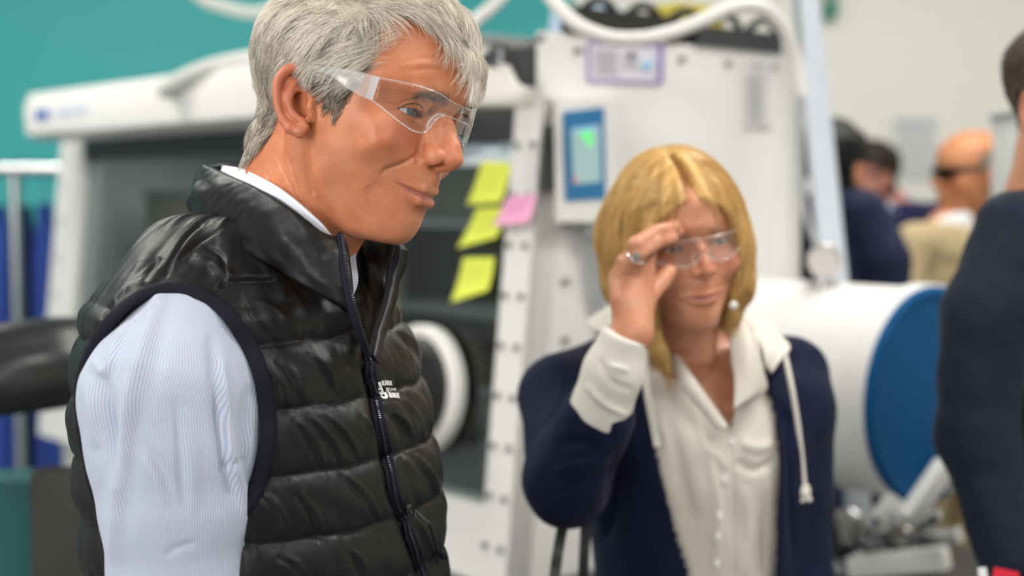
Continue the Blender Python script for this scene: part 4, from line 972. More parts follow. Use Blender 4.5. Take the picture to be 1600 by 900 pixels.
# ------------------------------------------------------------ the grey-haired man
MF = Frame((-.1432, 1.292, 1.670), -30, 14.5, -9.0)
man = empty('person', (-0.22, 1.34, 0), 'smiling grey-haired man in black puffer vest over a pale blue striped shirt', 'person')
SKIN_M = skin_mat('tanned_skin', (0.62, 0.235, 0.115), (0.46, 0.17, 0.13))
mf = make_head_field(eye=(69.5, 32, 21), lidgap=(3.7, 3.0), earf=ear_field(MF), neck=[((-26, 0, -10), 56), ((-24, 0, -50), 54), ((-26, 0, -90), 55), ((-36, 0, -135), 54), ((-46, 0, -170), 52)])
V, F = nets(mf, (-112, -100, -170), (128, 100, 136), 1.1)
V = MF.w(V)
strokes = [  # wrinkles and folds, traced: (pixels, width px, height m)
 ([(655, 236), (645, 246), (628, 256), (610, 262), (599, 268), (596, 275)], 3.2, -.0022),
 ([(640, 240), (618, 250), (600, 258), (588, 270)], 8, .0012),
 ([(613, 284), (625, 289), (640, 296), (655, 303), (668, 308)], 1.9, -.0016, 0),
 ([(626, 167), (612, 163), (600, 158)], 1.6, -.0006), ([(625, 170), (610, 172), (594, 170)], 1.6, -.0007), ([(626, 173), (612, 180), (598, 182)], 1.6, -.0005),
 ([(632, 176), (644, 184), (656, 187), (664, 186)], 2.2, -.0009), ([(628, 180), (640, 190), (654, 194)], 2.0, -.0006), ([(636, 186), (650, 192), (662, 193)], 4, .0006),
 ([(622, 164), (634, 158.5), (648, 157), (660, 161)], 1.8, -.0010),
 ([(640, 112), (670, 108), (700, 114), (720, 124)], 3.5, -.0005), ([(650, 92), (680, 90), (712, 98)], 4, -.0004), ([(620, 104), (660, 99), (700, 104), (722, 110)], 4, .0004),
 ([(672, 152), (680, 160), (684, 170)], 2.5, -.0008), ([(695, 158), (690, 166)], 2.5, -.0006),
 ([(428, 235), (446, 275), (470, 318), (484, 338)], 1.5, -.0010), ([(445, 232), (456, 262), (472, 300), (496, 345)], 1.5, -.0010), ([(413, 262), (424, 290)], 1.5, -.0006),
 ([(478, 214), (480, 245), (484, 275), (492, 305)], 5, -.0022), ([(498, 235), (503, 270), (515, 310), (535, 345), (565, 368)], 9, .0014),
 ([(575, 290), (580, 300), (577, 310)], 10, -.0012), ([(560, 236), (590, 222), (620, 216)], 12, .0014),
 ([(486, 190), (484, 205)], 1.2, -.0004), ([(491, 190), (490, 208)], 1.2, -.0004)]
V = sculpt(V, F, [(a[0], a[1], a[2] * (1.5 if abs(a[2]) < .001 else 1.1)) for a in strokes])
me = mesh_np(V, F); masks(me, V, MF, brow=0.9)
body_m = link('body', me, SKIN_M, man)
eyeball('eye', MF, (69.5, -32, 21), ray(648, 170) * -0.26 + MF.B[0] * 0.95 + np.array([0, 0, .13]), man, iris=(.10, .13, .145))
eyeball('eye', MF, (69.5, 32, 21), ray(648, 170) * -0.26 + MF.B[0] * 0.95 + np.array([0, 0, .13]), man, iris=(.10, .13, .145))
mb = MB(); bvh_h = bvh_of(V, F)
for pts_, r_ in (([(625, 167.5), (632, 164), (641, 161.8), (650, 162), (657, 165.5), (661, 171)], .00045), ([(630, 169), (638, 175), (646, 179.2), (654, 181)], .0003)):
    q_, n_ = drop(bvh_h, spline(np.array(pts_, float), 24)); mb.tube(q_ + n_ * .0004, r_, 6)
mb.build('eyelashes', mat('grey_brown_lash', (.05, .03, .02), .6), man)
HAIRPOLY = [(536, 178), (546, 156), (562, 134), (582, 110), (593, 85), (598, 55), (598, 24), (612, 22), (640, 32), (668, 46), (690, 62), (708, 82), (722, 104), (733, 122), (800, 118), (800, -300), (280, -300), (280, 246), (380, 246), (398, 238), (415, 226), (428, 208), (436, 190), (452, 110), (470, 104), (492, 120), (500, 140), (511, 168), (524, 182)]
def man_scalp(h, X, Y, soft=False):
    m = inpoly(X, Y, HAIRPOLY) & ~((h[:, 1] < -77.5) & (h[:, 2] < 34) & (h[:, 0] > -34)) & (h[:, 2] > -75)
    if not soft: return m
    d, t, s = seg_dist2d(X, Y, HAIRPOLY + HAIRPOLY[:1]); return np.clip(d / 26, 0, 1) * m
def man_flow(r):
    a = np.abs(r[:, 1]); sg = np.sign(r[:, 1]); u = r[:, 2]; f = r[:, 0]
    top = np.clip((u - 78 - 0.15 * np.clip(-f, 0, 80)) / 22, 0, 1)[:, None]
    side = np.stack([-0.75 + 0 * f + 0.35 * np.clip(-f / 60, 0, 1), 0 * f, -0.62 - 0.5 * np.clip(-f / 60, 0, 1)], 1)
    side[(f > 18) & (u < 22)] = (-.15, 0, -1)
    crown = np.stack([0.95 + 0 * f, 0.30 + 0 * f, -0.1 - 0.3 * np.clip((f - 50) / 40, 0, 1)], 1)
    back = np.clip((-f - 55) / 30, 0, 1)[:, None]; crown = crown * (1 - back) + np.array([-0.3, 0, -1.0]) * back
    return side * (1 - top) + crown * top
def man_h(r):
    u = r[:, 2]; f = r[:, 0]
    return 3.0 + 10 * np.clip((u - 5) / 60, 0, 1) + 6 * np.clip((u - 95) / 25, 0, 1) + 1 * np.clip((f - 50) / 30, 0, 1) * (u > 70) + 3 * np.clip((-f - 60) / 30, 0, 1) + 6 * np.exp(-((u + 8) / 32) ** 2) * np.clip((-f - 45) / 25, 0, 1)
def man_len(r):
    u = r[:, 2]; return 13 + 27 * np.clip((u - 8) / 50, 0, 1) + 10 * np.clip((-r[:, 0] - 40) / 30, 0, 1) + 8 * np.clip((u - 90) / 30, 0, 1)
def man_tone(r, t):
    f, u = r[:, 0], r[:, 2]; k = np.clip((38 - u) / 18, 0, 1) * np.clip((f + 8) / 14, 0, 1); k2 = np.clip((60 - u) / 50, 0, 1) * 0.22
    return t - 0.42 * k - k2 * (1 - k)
HAIR_M = hair_mat('grey_hair', (0.95, 0.88, 0.77), (0.76, 0.69, 0.58), (0.15, 0.11, 0.08))
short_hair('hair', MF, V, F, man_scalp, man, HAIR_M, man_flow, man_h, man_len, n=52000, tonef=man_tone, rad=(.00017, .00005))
# eyebrows: short sparse strands
def brow_hair(fr, V, F, parent, material, n=420, seed=3, lo=10, hi=42):
    rng = np.random.default_rng(seed); h = fr.h(V); a = np.abs(h[:, 1])
    bu = 35.5 + 4 * np.clip((a - 10) / 20, 0, 1) - 5 * np.clip((a - 32) / 18, 0, 1)
    m = (a > lo) & (a < hi) & (np.abs(h[:, 2] - bu) < 3.6) & (h[:, 0] > 60); idx = np.where(m)[0]; i = rng.choice(idx, n)
    N = (vnormals(V, F) @ fr.B.T)[i]; r = h[i]; sg = np.sign(r[:, 1:2])
    T = np.concatenate([-0.1 * np.ones((n, 1)), sg * np.clip((np.abs(r[:, 1:2]) - 8) / 22, .1, 1.1), 0.9 - 1.2 * np.clip((np.abs(r[:, 1:2]) - 12) / 25, 0, 1)], 1) + rng.normal(size=(n, 3)) * .2
    T /= np.linalg.norm(T, axis=1, keepdims=True); Ln = (5 + 5 * rng.random(n))[:, None]
    V1, F1, sid = strands(r, lambda s: fr.w(r + T * Ln * s + N * (2.2 * math.sin(s * 2.2))), 4, np.full(n, .00020), np.full(n, .00006))
    me = mesh_np(V1, F1); attr(me, 'tone', (0.0 + 0.42 * rng.random(n))[sid]); return link('eyebrows', me, material, parent)
brow_hair(MF, V, F, man, hair_mat('brow_hair', (.62, .48, .36), (.36, .25, .17), (.14, .09, .06)))

# ------------------------------------------------------------ his clear safety glasses
CLEAR = clear_mat('clear_polycarbonate', refl=1.0); FROST = clear_mat('frosted_clear_plastic', haze=0.20, rough=0.15); RIM = clear_mat('moulded_clear_edge', haze=0.30, rough=0.08, refl=1.2)
glasses = empty('safety_glasses', MF.w((95, 0, 25)), 'clear wraparound safety glasses worn by the grey-haired man in the black vest', 'glasses', None)
def wrap(l, f0=107.0): return f0 - 40.0 * (abs(l) / 70.0) ** 2.3
def on_wrap(px, py, l0=-72.0, l1=14.0):
    for _ in range(40):
        lm = (l0 + l1) / 2; q = MF.px(px, py, lm)
        if q[0] > wrap(lm): l0, l1 = lm, l1
        else: l0, l1 = l0, lm
    return MF.px(px, py, (l0 + l1) / 2)
for q in [] and [(590, 140), (617, 126), (655, 134), (700, 155), (716, 164), (652, 207), (705, 186)]: print('wrap', q, on_wrap(*q).round(1))
topE = [(592, 122), (617, 126), (655, 134), (684, 145), (702, 156), (714, 163.5)]
botE = [(583, 158), (600, 171), (628, 193), (650, 206), (663, 207), (672, 199), (680, 188), (692, 181), (703, 183)]
tp = spline([on_wrap(*q) for q in topE], 40); bt = spline([on_wrap(*q) for q in botE], 40)
tp[-1][1] = 0; bt[-1][1] = 0
def lens(name, sgn):
    t2 = tp.copy(); b2 = bt.copy()
    rows = []
    for k in np.linspace(0, 1, 16):
        r = t2 * (1 - k) + b2 * k; r[:, 0] = [wrap(x) for x in r[:, 1]]; r[:, 0] += 1.2 * math.sin(k * math.pi); r[:, 1] *= sgn; rows.append(MF.w(r))
    o = patch(name, rows, CLEAR, glasses, 16, 60, 0.0018)
    return rows
for sg in (1, -1):
    rows = lens('lens', sg)
    loop = np.concatenate([rows[0], rows[-1][::-1]])
    MB().tube(rows[0] , 0.00045, 6).tube(rows[-1], 0.0005, 6).build('lens_edge', RIM, glasses)
    # side shield block with ribs at the hinge, then the arm
    def A(px, py, l): q = MF.px(px, py, l); q[1] *= sg; return MF.w(q)
    ta = [A(594, 120, -74), A(560, 112, -82), (A(520, 105, -87)), A(492, 104, -88), A(472, 104, -86)]
    ba = [A(582, 158, -74), A(560, 148, -81), A(540, 136, -85.5), A(515, 118, -87), A(474, 109, -86)]
    mid = [(a + b) / 2 for a, b in zip(ta, ba)]
    patch('temple_arm', [ta, mid, ba], FROST, glasses, 10, 40, 0.0022)
    mb = MB()
    for k in range(9):
        a = np.array([ta[0], ba[0]]); mb.tube(np.array([A(592 - k * 1.2, 121 - k * .15, -74.8), A(581 - k * 1.2, 157 - k * .5, -74.8)]), 0.0005, 5)
    mb.build('hinge_ribs', RIM, glasses)
nb = [MF.w(on_wrap(*q) - np.array([3, 0, 0])) for q in [(672, 204), (673, 196), (680, 186), (690, 180), (700, 181)]]
MB().tube(spline(nb, 20), 0.0012, 8).build('nose_pad', RIM, glasses)
nb = [MF.w((on_wrap(*q) - np.array([3, 0, 0])) * np.array([1, -1, 1])) for q in [(672, 204), (673, 196), (680, 186), (690, 180), (700, 181)]]
MB().tube(spline(nb, 20), 0.0012, 8).build('nose_pad', RIM, glasses)
# ------------------------------------------------------------ his vest and shirt
TF = Frame((-.233, 1.345, 1.25), -20, 0, 0)
def oval(af, ab, b, nf=2.3, nb_=2.3):
    out = []
    for t in np.linspace(0, math.pi, 13):
        c, s = math.cos(t), math.sin(t); a, n = (af, nf) if c >= 0 else (ab, nb_)
        out.append((np.sign(c) * a * abs(c) ** (2 / n), b * abs(s) ** (2 / n)))
    out[-1] = (-ab, 0.0); out[0] = (af, 0.0); return out
VEST_T = [(-330, oval(150, 140, 178)), (-200, oval(152, 146, 178)), (-100, oval(160, 152, 178)), (0, oval(162, 155, 180)), (60, oval(158, 160, 182)), (120, oval(148, 166, 184)), (180, oval(133, 168, 184)), (220, oval(118, 164, 180)), (260, oval(100, 150, 168)), (300, oval(80, 125, 120)), (340, oval(60, 95, 80))]
vug, vTT = face_table(VEST_T, 0.0)
def vest_base(h):
    d = face_dist(h, vug, vTT, 0.0)
    d = smax(d, h[:, 2] - 335, 20.0); d = smax(d, -325 - h[:, 2], 6.0)
    q = sym(h)
    d = smin(d, s_cap(q, (-35, 60, 278), (-25, 150, 228), 46, 48), 40.0)
    return d.astype(np.float32)
Vv, Fv = nets(vest_base, (-190, -215, -340), (190, 215, 360), 2.1)
hv = Vv.copy(); Vv = TF.w(Vv); Nv = vnormals(Vv, Fv)
th = np.arctan2(hv[:, 1], hv[:, 0]); arc = th * 150; u = hv[:, 2]
SEAM0, SP = 10.0, 55.0
wob = 2.0 * noise3(np.stack([arc / 30, 0 * u, 0 * u + 3], 1), 1)
ph = (u + wob - SEAM0) / SP; low = np.clip((262 - u) / 12, 0, 1)
arch = np.abs(np.sin(math.pi * ph)) ** 0.55
near_seam = np.exp(-(((ph - np.round(ph)) * SP) / 11) ** 2)
wr = noise3(np.stack([arc / 9 + u / 30, u / 26, 0 * u], 1), 2) * (0.7 + 1.3 * near_seam) + noise3(np.stack([arc / 26 + u / 26, u / 30, 0 * u + 9], 1), 4) * 2.4 + noise3(np.stack([arc / 5, u / 16, 0 * u + 5], 1), 6) * 0.7 * near_seam
disp = (arch * 8.0 - 6.0) * low - (1 - low) * 2 + wr * (0.35 + 0.65 * arch)
Vv = Vv + Nv * (disp / 1000)[:, None]
zipline = [(574, 545), (577, 575), (581, 600), (585, 620), (590, 650), (598, 690), (607, 730), (615, 772), (624, 796), (636, 830), (648, 862), (660, 900), (675, 950)]
vs = [(zipline, 9, -.006, 0),
      ([(256, 435), (272, 400), (290, 372), (315, 348)], 3.0, -.004), ([(262, 425), (285, 390), (312, 356)], 6, .002), ([(275, 410), (310, 378), (348, 356)], 2.5, -.003),
      ([(335, 456), (345, 446), (363, 439), (390, 436), (418, 437), (450, 440)], 3.5, -.006), ([(346, 415), (352, 430), (345, 448)], 3, -.003), ([(318, 385), (345, 400), (352, 425)], 4, -.0025),
      ([(222, 440), (232, 425), (250, 402)], 4, -.003), ([(170, 480), (195, 455), (225, 440)], 4, .003), ([(150, 515), (165, 490), (178, 470)], 4, -.003),
      ([(395, 470), (425, 480), (470, 530)], 6, .0025, 1), ([(380, 455), (400, 500), (440, 545)], 5, -.002), ([(300, 400), (335, 415), (370, 440)], 8, .004), ([(420, 400), (450, 430), (480, 470)], 5, -.003), ([(395, 395), (425, 425), (455, 470)], 7, .003)]
for (a, b) in [((412, 575), (440, 640)), ((430, 560), (470, 630)), ((455, 655), (500, 735)), ((475, 650), (530, 725)), ((505, 650), (555, 720)), ((405, 770), (440, 830)), ((460, 770), (500, 850)), ((560, 650), (590, 710)), ((530, 740), (590, 820)), ((600, 640), (640, 690)), ((620, 620), (655, 690)), ((622, 715), (650, 790)), ((640, 710), (680, 780)), ((560, 560), (575, 615)), ((480, 550), (520, 620)), ((640, 810), (670, 880)), ((540, 860), (560, 900)), ((430, 870), (470, 900))]:
    k = (abs(a[0] * 7 + b[1] * 3) % 5) / 5
    m1 = ((a[0] + b[0]) / 2 + 6, (a[1] + b[1]) / 2 - 4)
    vs.append(([a, m1, b], 4 + 4 * k, -.0022)); vs.append(([(a[0] + 9, a[1]), (m1[0] + 10, m1[1]), (b[0] + 8, b[1] - 3)], 4 + 3 * k, .0022))
Vv = sculpt(Vv, Fv, vs)
ARMHOLE = [(124, 640), (122, 612), (128, 585), (137, 557), (156, 523), (181, 492), (218, 462), (249, 450), (287, 451), (324, 465), (349, 483), (374, 516), (395, 554), (408, 588), (415, 638), (418, 690), (411, 722), (398, 762), (375, 800), (330, 820), (260, 825), (190, 815), (150, 770), (134, 700)]
X, Y = proj(Vv); ah = np.array(spline(ARMHOLE + ARMHOLE[:1], 120))
ins = inpoly(X, Y, ah) & (hv[:, 1] < -40)
cut = (np.hypot(hv[:, 0] + 5, hv[:, 1]) < 62) & (hv[:, 2] > 280)
bv_full = bvh_of(Vv, Fv)
arm_pts, arm_n = drop(bv_full, ah[:-1])
keep = ~(ins | cut)[Fv].any(1); Fk = Fv[keep]
usedv = np.unique(Fk); mp = -np.ones(len(Vv), int); mp[usedv] = np.arange(len(usedv))
me = mesh_np(Vv[usedv], mp[Fk])
VEST_M = mat('black_nylon', (0.007, 0.0065, 0.006), 0.43, spec=0.27, sheen=0.0, bump=0.0)
def crinkle(m, s=(300, 300, 60), strength=.5, dist=.0008):
    tc = N_(m, 'TexCoord'); mpn = N_(m, 'Mapping'); mpn.inputs['Scale'].default_value = s; n = N_(m, 'TexNoise'); n.inputs['Scale'].default_value = 1; n.inputs['Detail'].default_value = 4
    L_(m, tc.outputs['Object'], mpn.inputs[0]); L_(m, mpn.outputs[0], n.inputs['Vector']); bp = N_(m, 'Bump'); bp.inputs['Strength'].default_value = strength; bp.inputs['Distance'].default_value = dist
    L_(m, n.outputs['Fac'], bp.inputs['Height']); L_(m, bp.outputs[0], m.node_tree.nodes['Principled BSDF'].inputs['Normal'])
crinkle(VEST_M, (190, 190, 55), .35, .0012)
vest = link('puffer_vest', me, VEST_M, man)
so = vest.modifiers.new('thickness', 'SOLIDIFY'); so.thickness = 0.008; so.offset = -1
BIND_M = fabric('dark_binding', (0.010, 0.009, 0.016), .7, sheen=.0)
# binding round the armhole: a flat soft band
pp = np.concatenate([arm_pts, arm_pts[:1]]); nn = np.concatenate([arm_n, arm_n[:1]])
k = np.ones(9) / 9
def smooth_closed(a, it=3):
    a = a[:-1].copy()
    for _ in range(it): a = (np.roll(a, 1, 0) + a * 2 + np.roll(a, -1, 0)) / 4
    return np.concatenate([a, a[:1]])
pp = smooth_closed(pp, 6); nn = smooth_closed(nn, 12); nn /= np.linalg.norm(nn, axis=1, keepdims=True)
R = []
Tn = np.roll(pp[:-1], -1, 0) - np.roll(pp[:-1], 1, 0); Tn = np.concatenate([Tn, Tn[:1]]); Tn /= np.linalg.norm(Tn, axis=1, keepdims=True)
Sd = np.cross(Tn, nn); Sd /= np.linalg.norm(Sd, axis=1, keepdims=True)
ctr = pp[:-1].mean(0); sgn = np.sign(((pp - ctr) * Sd).sum(1).mean())
for i in range(len(pp)):
    o = Sd[i] * sgn; n = nn[i]; a = np.linspace(0, 2 * math.pi, 12, endpoint=False)
    R.append(pp[i] + o * .0015 - n * .001 + np.cos(a)[:, None] * o * .0075 + np.sin(a)[:, None] * n * .0040)
vfb = loft_vf(np.array(R), cap=False); MB().add(*vfb).build('armhole_binding', BIND_M, man)
# zip: tape, two coils, slider and pull cord
bv = bvh_of(Vv, Fv)
zp, zn = drop(bv, spline(zipline, 60)); mb = MB(); ribbon(mb, zp + zn * .0016, zn, .011, .0008); ztape = mb.build('zip_tape', BIND_M, man)
TEETH_M = mat('zip_teeth', (0.05, 0.05, 0.055), .3, metal=.6)
mb = MB()
def teeth(mb, pts, nrm, step=.0022, w=.0022):
    L = np.r_[0, np.cumsum(np.linalg.norm(np.diff(pts, axis=0), axis=1))]; n = int(L[-1] / step)
    for s in np.linspace(0, L[-1], n):
        i = min(np.searchsorted(L, s), len(pts) - 1); j = max(i - 1, 0); t = (s - L[j]) / max(L[i] - L[j], 1e-9) if i > j else 0
        c = pts[j] * (1 - t) + pts[i] * t; N3 = nrm[i]; Tt = pts[i] - pts[j]; Tt = Tt / (np.linalg.norm(Tt) + 1e-9); S3 = np.cross(Tt, N3)
        mb.box(c + N3 * .0006, (w, .0011, .0014), M=np.array([S3, Tt, N3]))
teeth(mb, zp + zn * .0028, zn); zt = mb.build('zip_teeth', TEETH_M, man, smooth=False)
sl, sn = drop(bv, [(632, 788), (634, 796)]); sl = sl + sn * .004
mb = MB(); T1 = (sl[1] - sl[0]) / np.linalg.norm(sl[1] - sl[0]); mb.box(sl.mean(0), (.006, .010, .004), M=np.array([np.cross(T1, sn[0]), T1, sn[0]]), bev=.001)
p1, n1 = drop(bv, spline([(632, 788), (645, 806), (663, 822)], 12)); mb.tube(p1 + n1 * .006, .0011, 8); slider = mb.build('zip_slider', mat('dark_metal', (.12, .12, .13), .25, metal=.9), man)
p1, n1 = drop(bv, spline([(663, 822), (670, 835), (675, 855), (682, 872)], 16)); mb = MB(); mb.tube(p1 + n1 * .005, .0011, 8); p2, n2 = drop(bv, spline([(679, 862), (689, 878)], 8)); mb.tube(p2 + n2 * .006, [.001, .0022, .0025, .0025, .0025, .0025, .0024, .001], 8); mb.build('pull_cord', BIND_M, man)
# white print on the far chest: swirl letters and three lines of small words
LOGO_M = mat('white_print', (.82, .82, .80), .6)
def printed(mb, poly, off=.0022):
    c = np.mean(poly, 0); rings = []
    q, n = drop(bv, poly)
    if len(q) < len(poly): return
    mb.add(np.concatenate([q + n * off, [q.mean(0) + n.mean(0) * off]]), [(i, (i + 1) % len(q), len(q)) for i in range(len(q))])
mb = MB()
def Z(x, y): return (570 + x / 15.0, 580 + y / 15.0)
def bar(mb, a, b, w0):
    a = np.array(a, float); b = np.array(b, float); d = (b - a) / np.linalg.norm(b - a); s = np.array([-d[1], d[0]]) * w0 / 2
    printed(mb, [Z(*(a + s)), Z(*(b + s)), Z(*(b - s)), Z(*(a - s))])
for a, b, wd in [((275, 250), (275, 400), 45), ((300, 250), (400, 520), 45), ((270, 400), (370, 400), 34), ((285, 470), (345, 470), 30), ((300, 530), (420, 560), 60), ((300, 560), (320, 710), 50), ((330, 560), (430, 670), 60), ((430, 660), (500, 640), 50), ((500, 640), (440, 540), 50)]: bar(mb, a, b, wd)
for (x0, y0, x1) in [(360, 275, 585), (460, 440, 680), (545, 600, 755)]:
    n = 7
    for i in range(n):     # letter-like strokes of the tiny words
        xa = x0 + (x1 - x0) * (i + .1) / n; xb = x0 + (x1 - x0) * (i + .85) / n; lean = 28
        bar(mb, (xa - lean * .5, y0 - 55), (xa + lean * .5, y0 + 50), 16)
        if i % 2 == 0: bar(mb, (xa, y0 - 48), (xb, y0 - 48), 16)
        if i % 3 != 1: bar(mb, (xa + 8, y0), (xb + 4, y0), 14)
        if i % 2 == 1 or i == 4: bar(mb, (xa + 12, y0 + 44), (xb + 14, y0 + 44), 16)
        if i % 3 == 0: bar(mb, (xb - lean * .5, y0 - 50), (xb + lean * .5, y0 + 50), 14)
mb.build('chest_print', LOGO_M, man, smooth=False)
# collar: outer puffed sheet on the near side and round the back; inner far flap
def puffc(uu, vv): return (.006 * np.sin(math.pi * uu) ** .6 +   .0014 * noise3(np.stack([vv.ravel() * 16, uu.ravel() * 4, 0 * uu.ravel()], 1), 3).reshape(uu.shape) * (1 + 2 * uu) +   .0006 * noise3(np.stack([vv.ravel() * 60 + uu.ravel() * 6, uu.ravel() * 7, 0 * uu.ravel()], 1), 8).reshape(uu.shape))
ctop = [(470, 262, 1.465), (400, 256, 1.455), (345, 252, 1.43), (322, 256, 1.395), (330, 262, 1.35), (352, 272, 1.310), (395, 292, 1.255), (440, 317, 1.226), (480, 344, 1.216), (505, 364, 1.216), (522, 368, 1.220), (538, 369, 1.228)]
cmid = [(470, 300, 1.48), (390, 300, 1.475), (325, 298, 1.445), (305, 302, 1.39), (318, 310, 1.34), (345, 328, 1.295), (392, 350, 1.248), (440, 376, 1.220), (482, 402, 1.206), (510, 418, 1.202), (530, 421, 1.204), (545, 424, 1.208)]
cbot = [(470, 345, 1.475), (390, 340, 1.475), (330, 336, 1.455), (299, 338, 1.40), (312, 346, 1.345), (345, 368, 1.290), (390, 395, 1.243), (440, 425, 1.214), (485, 452, 1.196), (515, 466, 1.190), (538, 474, 1.188), (553, 478, 1.190)]
patch('vest_collar', [ctop, cmid, cbot], VEST_M, man, 50, 150, .010, disp=puffc)
# front edge strip with zip teeth from collar top down to where the zip closes
edge = spline([(538, 369, 1.222), (545, 424, 1.200), (553, 478, 1.188), (565, 515, 1.190), (578, 548, 1.200)], 40); edge2 = spline([(528, 369, 1.224), (533, 424, 1.202), (541, 478, 1.186), (553, 518, 1.188), (570, 552, 1.20)], 40)
e1 = np.array([P(*c) for c in edge]); e2 = np.array([P(*c) for c in edge2])
patch('zip_facing', [list(e2), list((e1 + e2) / 2), list(e1)], BIND_M, man, 8, 60, .004, disp=lambda a, b: .002 * np.sin(math.pi * a), offset=.004)
mb = MB(); nrm = np.array([np.cross(e1[min(i + 1, 39)] - e1[max(i - 1, 0)], e1[i] - e2[i]) for i in range(40)]); nrm /= np.linalg.norm(nrm, axis=1, keepdims=True); nrm *= np.sign(((EYE - e1) * nrm).sum(1))[:, None]
teeth(mb, e1 + nrm * .004, nrm); mb.build('zip_teeth', TEETH_M, man, smooth=False)
frows = [[(545, 330, 1.40), (580, 345, 1.37), (605, 368, 1.345), (621, 384, 1.325)], [(548, 392, 1.38), (575, 400, 1.355), (598, 412, 1.335), (613, 424, 1.315)], [(552, 450, 1.33), (572, 458, 1.315), (590, 468, 1.30), (602, 474, 1.285)], [(562, 505, 1.27), (572, 510, 1.262), (582, 515, 1.255), (588, 520, 1.245)], [(572, 548, 1.225), (576, 549, 1.222), (580, 551, 1.218), (582, 553, 1.215)]]
patch('collar_lining', frows, VEST_M, man, 60, 40, .012, disp=lambda a, b: .0025 * noise3(np.stack([b.ravel() * 7, a.ravel() * 9, 0 * a.ravel()], 1), 3).reshape(a.shape) * (1 - a))
f1 = np.array([P(*c) for c in spline([r[-1] for r in frows], 50)]); f0 = np.array([P(*c) for c in spline([tuple(np.array(r[-1]) * .75 + np.array(r[-2]) * .25) for r in frows], 50)])
patch('zip_facing', [list(f0), list((f0 + f1) / 2), list(f1 + np.array([.001, 0, 0]))], BIND_M, man, 6, 60, .004, offset=.003)
mb = MB(); nrm = np.array([np.cross(f1[min(i + 1, 49)] - f1[max(i - 1, 0)], f1[i] - f0[i]) for i in range(50)]); nrm /= np.linalg.norm(nrm, axis=1, keepdims=True); nrm *= np.sign(((EYE - f1) * nrm).sum(1))[:, None]
teeth(mb, f1 + nrm * .003, nrm); mb.build('zip_teeth', TEETH_M, man, smooth=False)
# shirt: sleeve with shoulder, folds and fine stripes; collar band; far sleeve
SHIRT_M = stripe_mat('striped_cotton', (0.50, 0.52, 0.60), (0.34, 0.39, 0.52), .0026)
def A3(px, py, d): return P(px, py, d)
arm = [A3(284, 556, 1.205), A3(266, 625, 1.190), A3(272, 700, 1.185), A3(276, 790, 1.18), A3(281, 900, 1.18), A3(290, 1100, 1.18), A3(325, 1330, 1.14), A3(380, 1560, 1.08)]
ar = [.058, .0755, .0725, .0640, .0570, .052, .045, .037]
cuts = arm[-1]; cdir = (arm[-1] - arm[-2]) / np.linalg.norm(arm[-1] - arm[-2])
def sleeve_f(p):
    d = s_chain(p, arm, ar, .008, sc=(1, .80, 1))
    d = smin(d, s_ell(TF.h(p).astype(np.float32), (0, -108, 195), (80, 48, 52)) / 1000, .03)
    d = smin(d, s_ell(TF.h(p).astype(np.float32), (-10, -104, 165), (90, 46, 80)) / 1000, .04)
    return smax(d, ((p - cuts) @ cdir).astype(np.float32), .004).astype(np.float32)
lo, hi = bounds(arm, .11); Vs, Fs = nets(sleeve_f, lo, hi + np.array([0.02, .12, 0]), .0026)
ss = [([(248, 470), (228, 520), (205, 600), (190, 690), (180, 780), (175, 900)], 12, .004, 0), ([(265, 480), (252, 540), (232, 600), (215, 690), (200, 770), (190, 850)], 14, -.0025),
      ([(145, 560), (160, 580), (185, 530), (205, 505)], 7, .004), ([(160, 585), (175, 640), (180, 700), (185, 760)], 9, -.006), ([(133, 590), (140, 620), (150, 700)], 10, .004),
      ([(345, 560), (352, 620), (362, 700), (376, 770), (385, 840)], 8, .005), ([(330, 520), (336, 600), (345, 690), (362, 780)], 9, -.005), ([(272, 620), (280, 690), (285, 760), (290, 800)], 6, -.003), ([(290, 640), (300, 720), (305, 800)], 12, .003),
      ([(390, 600), (380, 690), (385, 760)], 9, -.004), ([(220, 690), (250, 730), (270, 770)], 5, -.0025), ([(215, 705), (240, 745), (262, 790)], 6, .0025), ([(255, 870), (280, 855), (310, 848)], 5, -.002), ([(340, 740), (360, 725), (385, 720)], 5, -.002),
      ([(130, 580), (160, 545), (205, 508), (240, 478), (290, 464), (330, 474)], 2.0, -.002), ([(140, 572), (168, 540), (212, 500), (245, 474)], 5, .0018)]
Vs = sculpt(Vs, Fs, ss)
zz = Vs[:, 2]; ax = hermite(np.array([a[2] for a in arm[::-1]]), np.array(arm[::-1]), np.clip(zz, arm[-1][2], arm[0][2]))
su = np.arctan2(Vs[:, 0] - ax[:, 0], -(Vs[:, 1] - ax[:, 1])) * .070
me = mesh_np(Vs, Fs); attr(me, 'su', su); link('shirt_sleeve', me, SHIRT_M, man)
# far sleeve hanging slightly behind the trunk
arm2 = [TF.w(a) for a in [(-40, 150, 225), (-55, 185, 150), (-60, 200, 0), (-40, 205, -110), (30, 195, -330)]]
def sleeve2(p): return s_chain(p, arm2, [.062, .066, .058, .052, .038], .03)
lo, hi = bounds(arm2, .09); V2, F2 = nets(sleeve2, lo, hi, .006); me = mesh_np(V2, F2); attr(me, 'su', (V2[:, 0] + V2[:, 1])); link('shirt_sleeve', me, SHIRT_M, man)
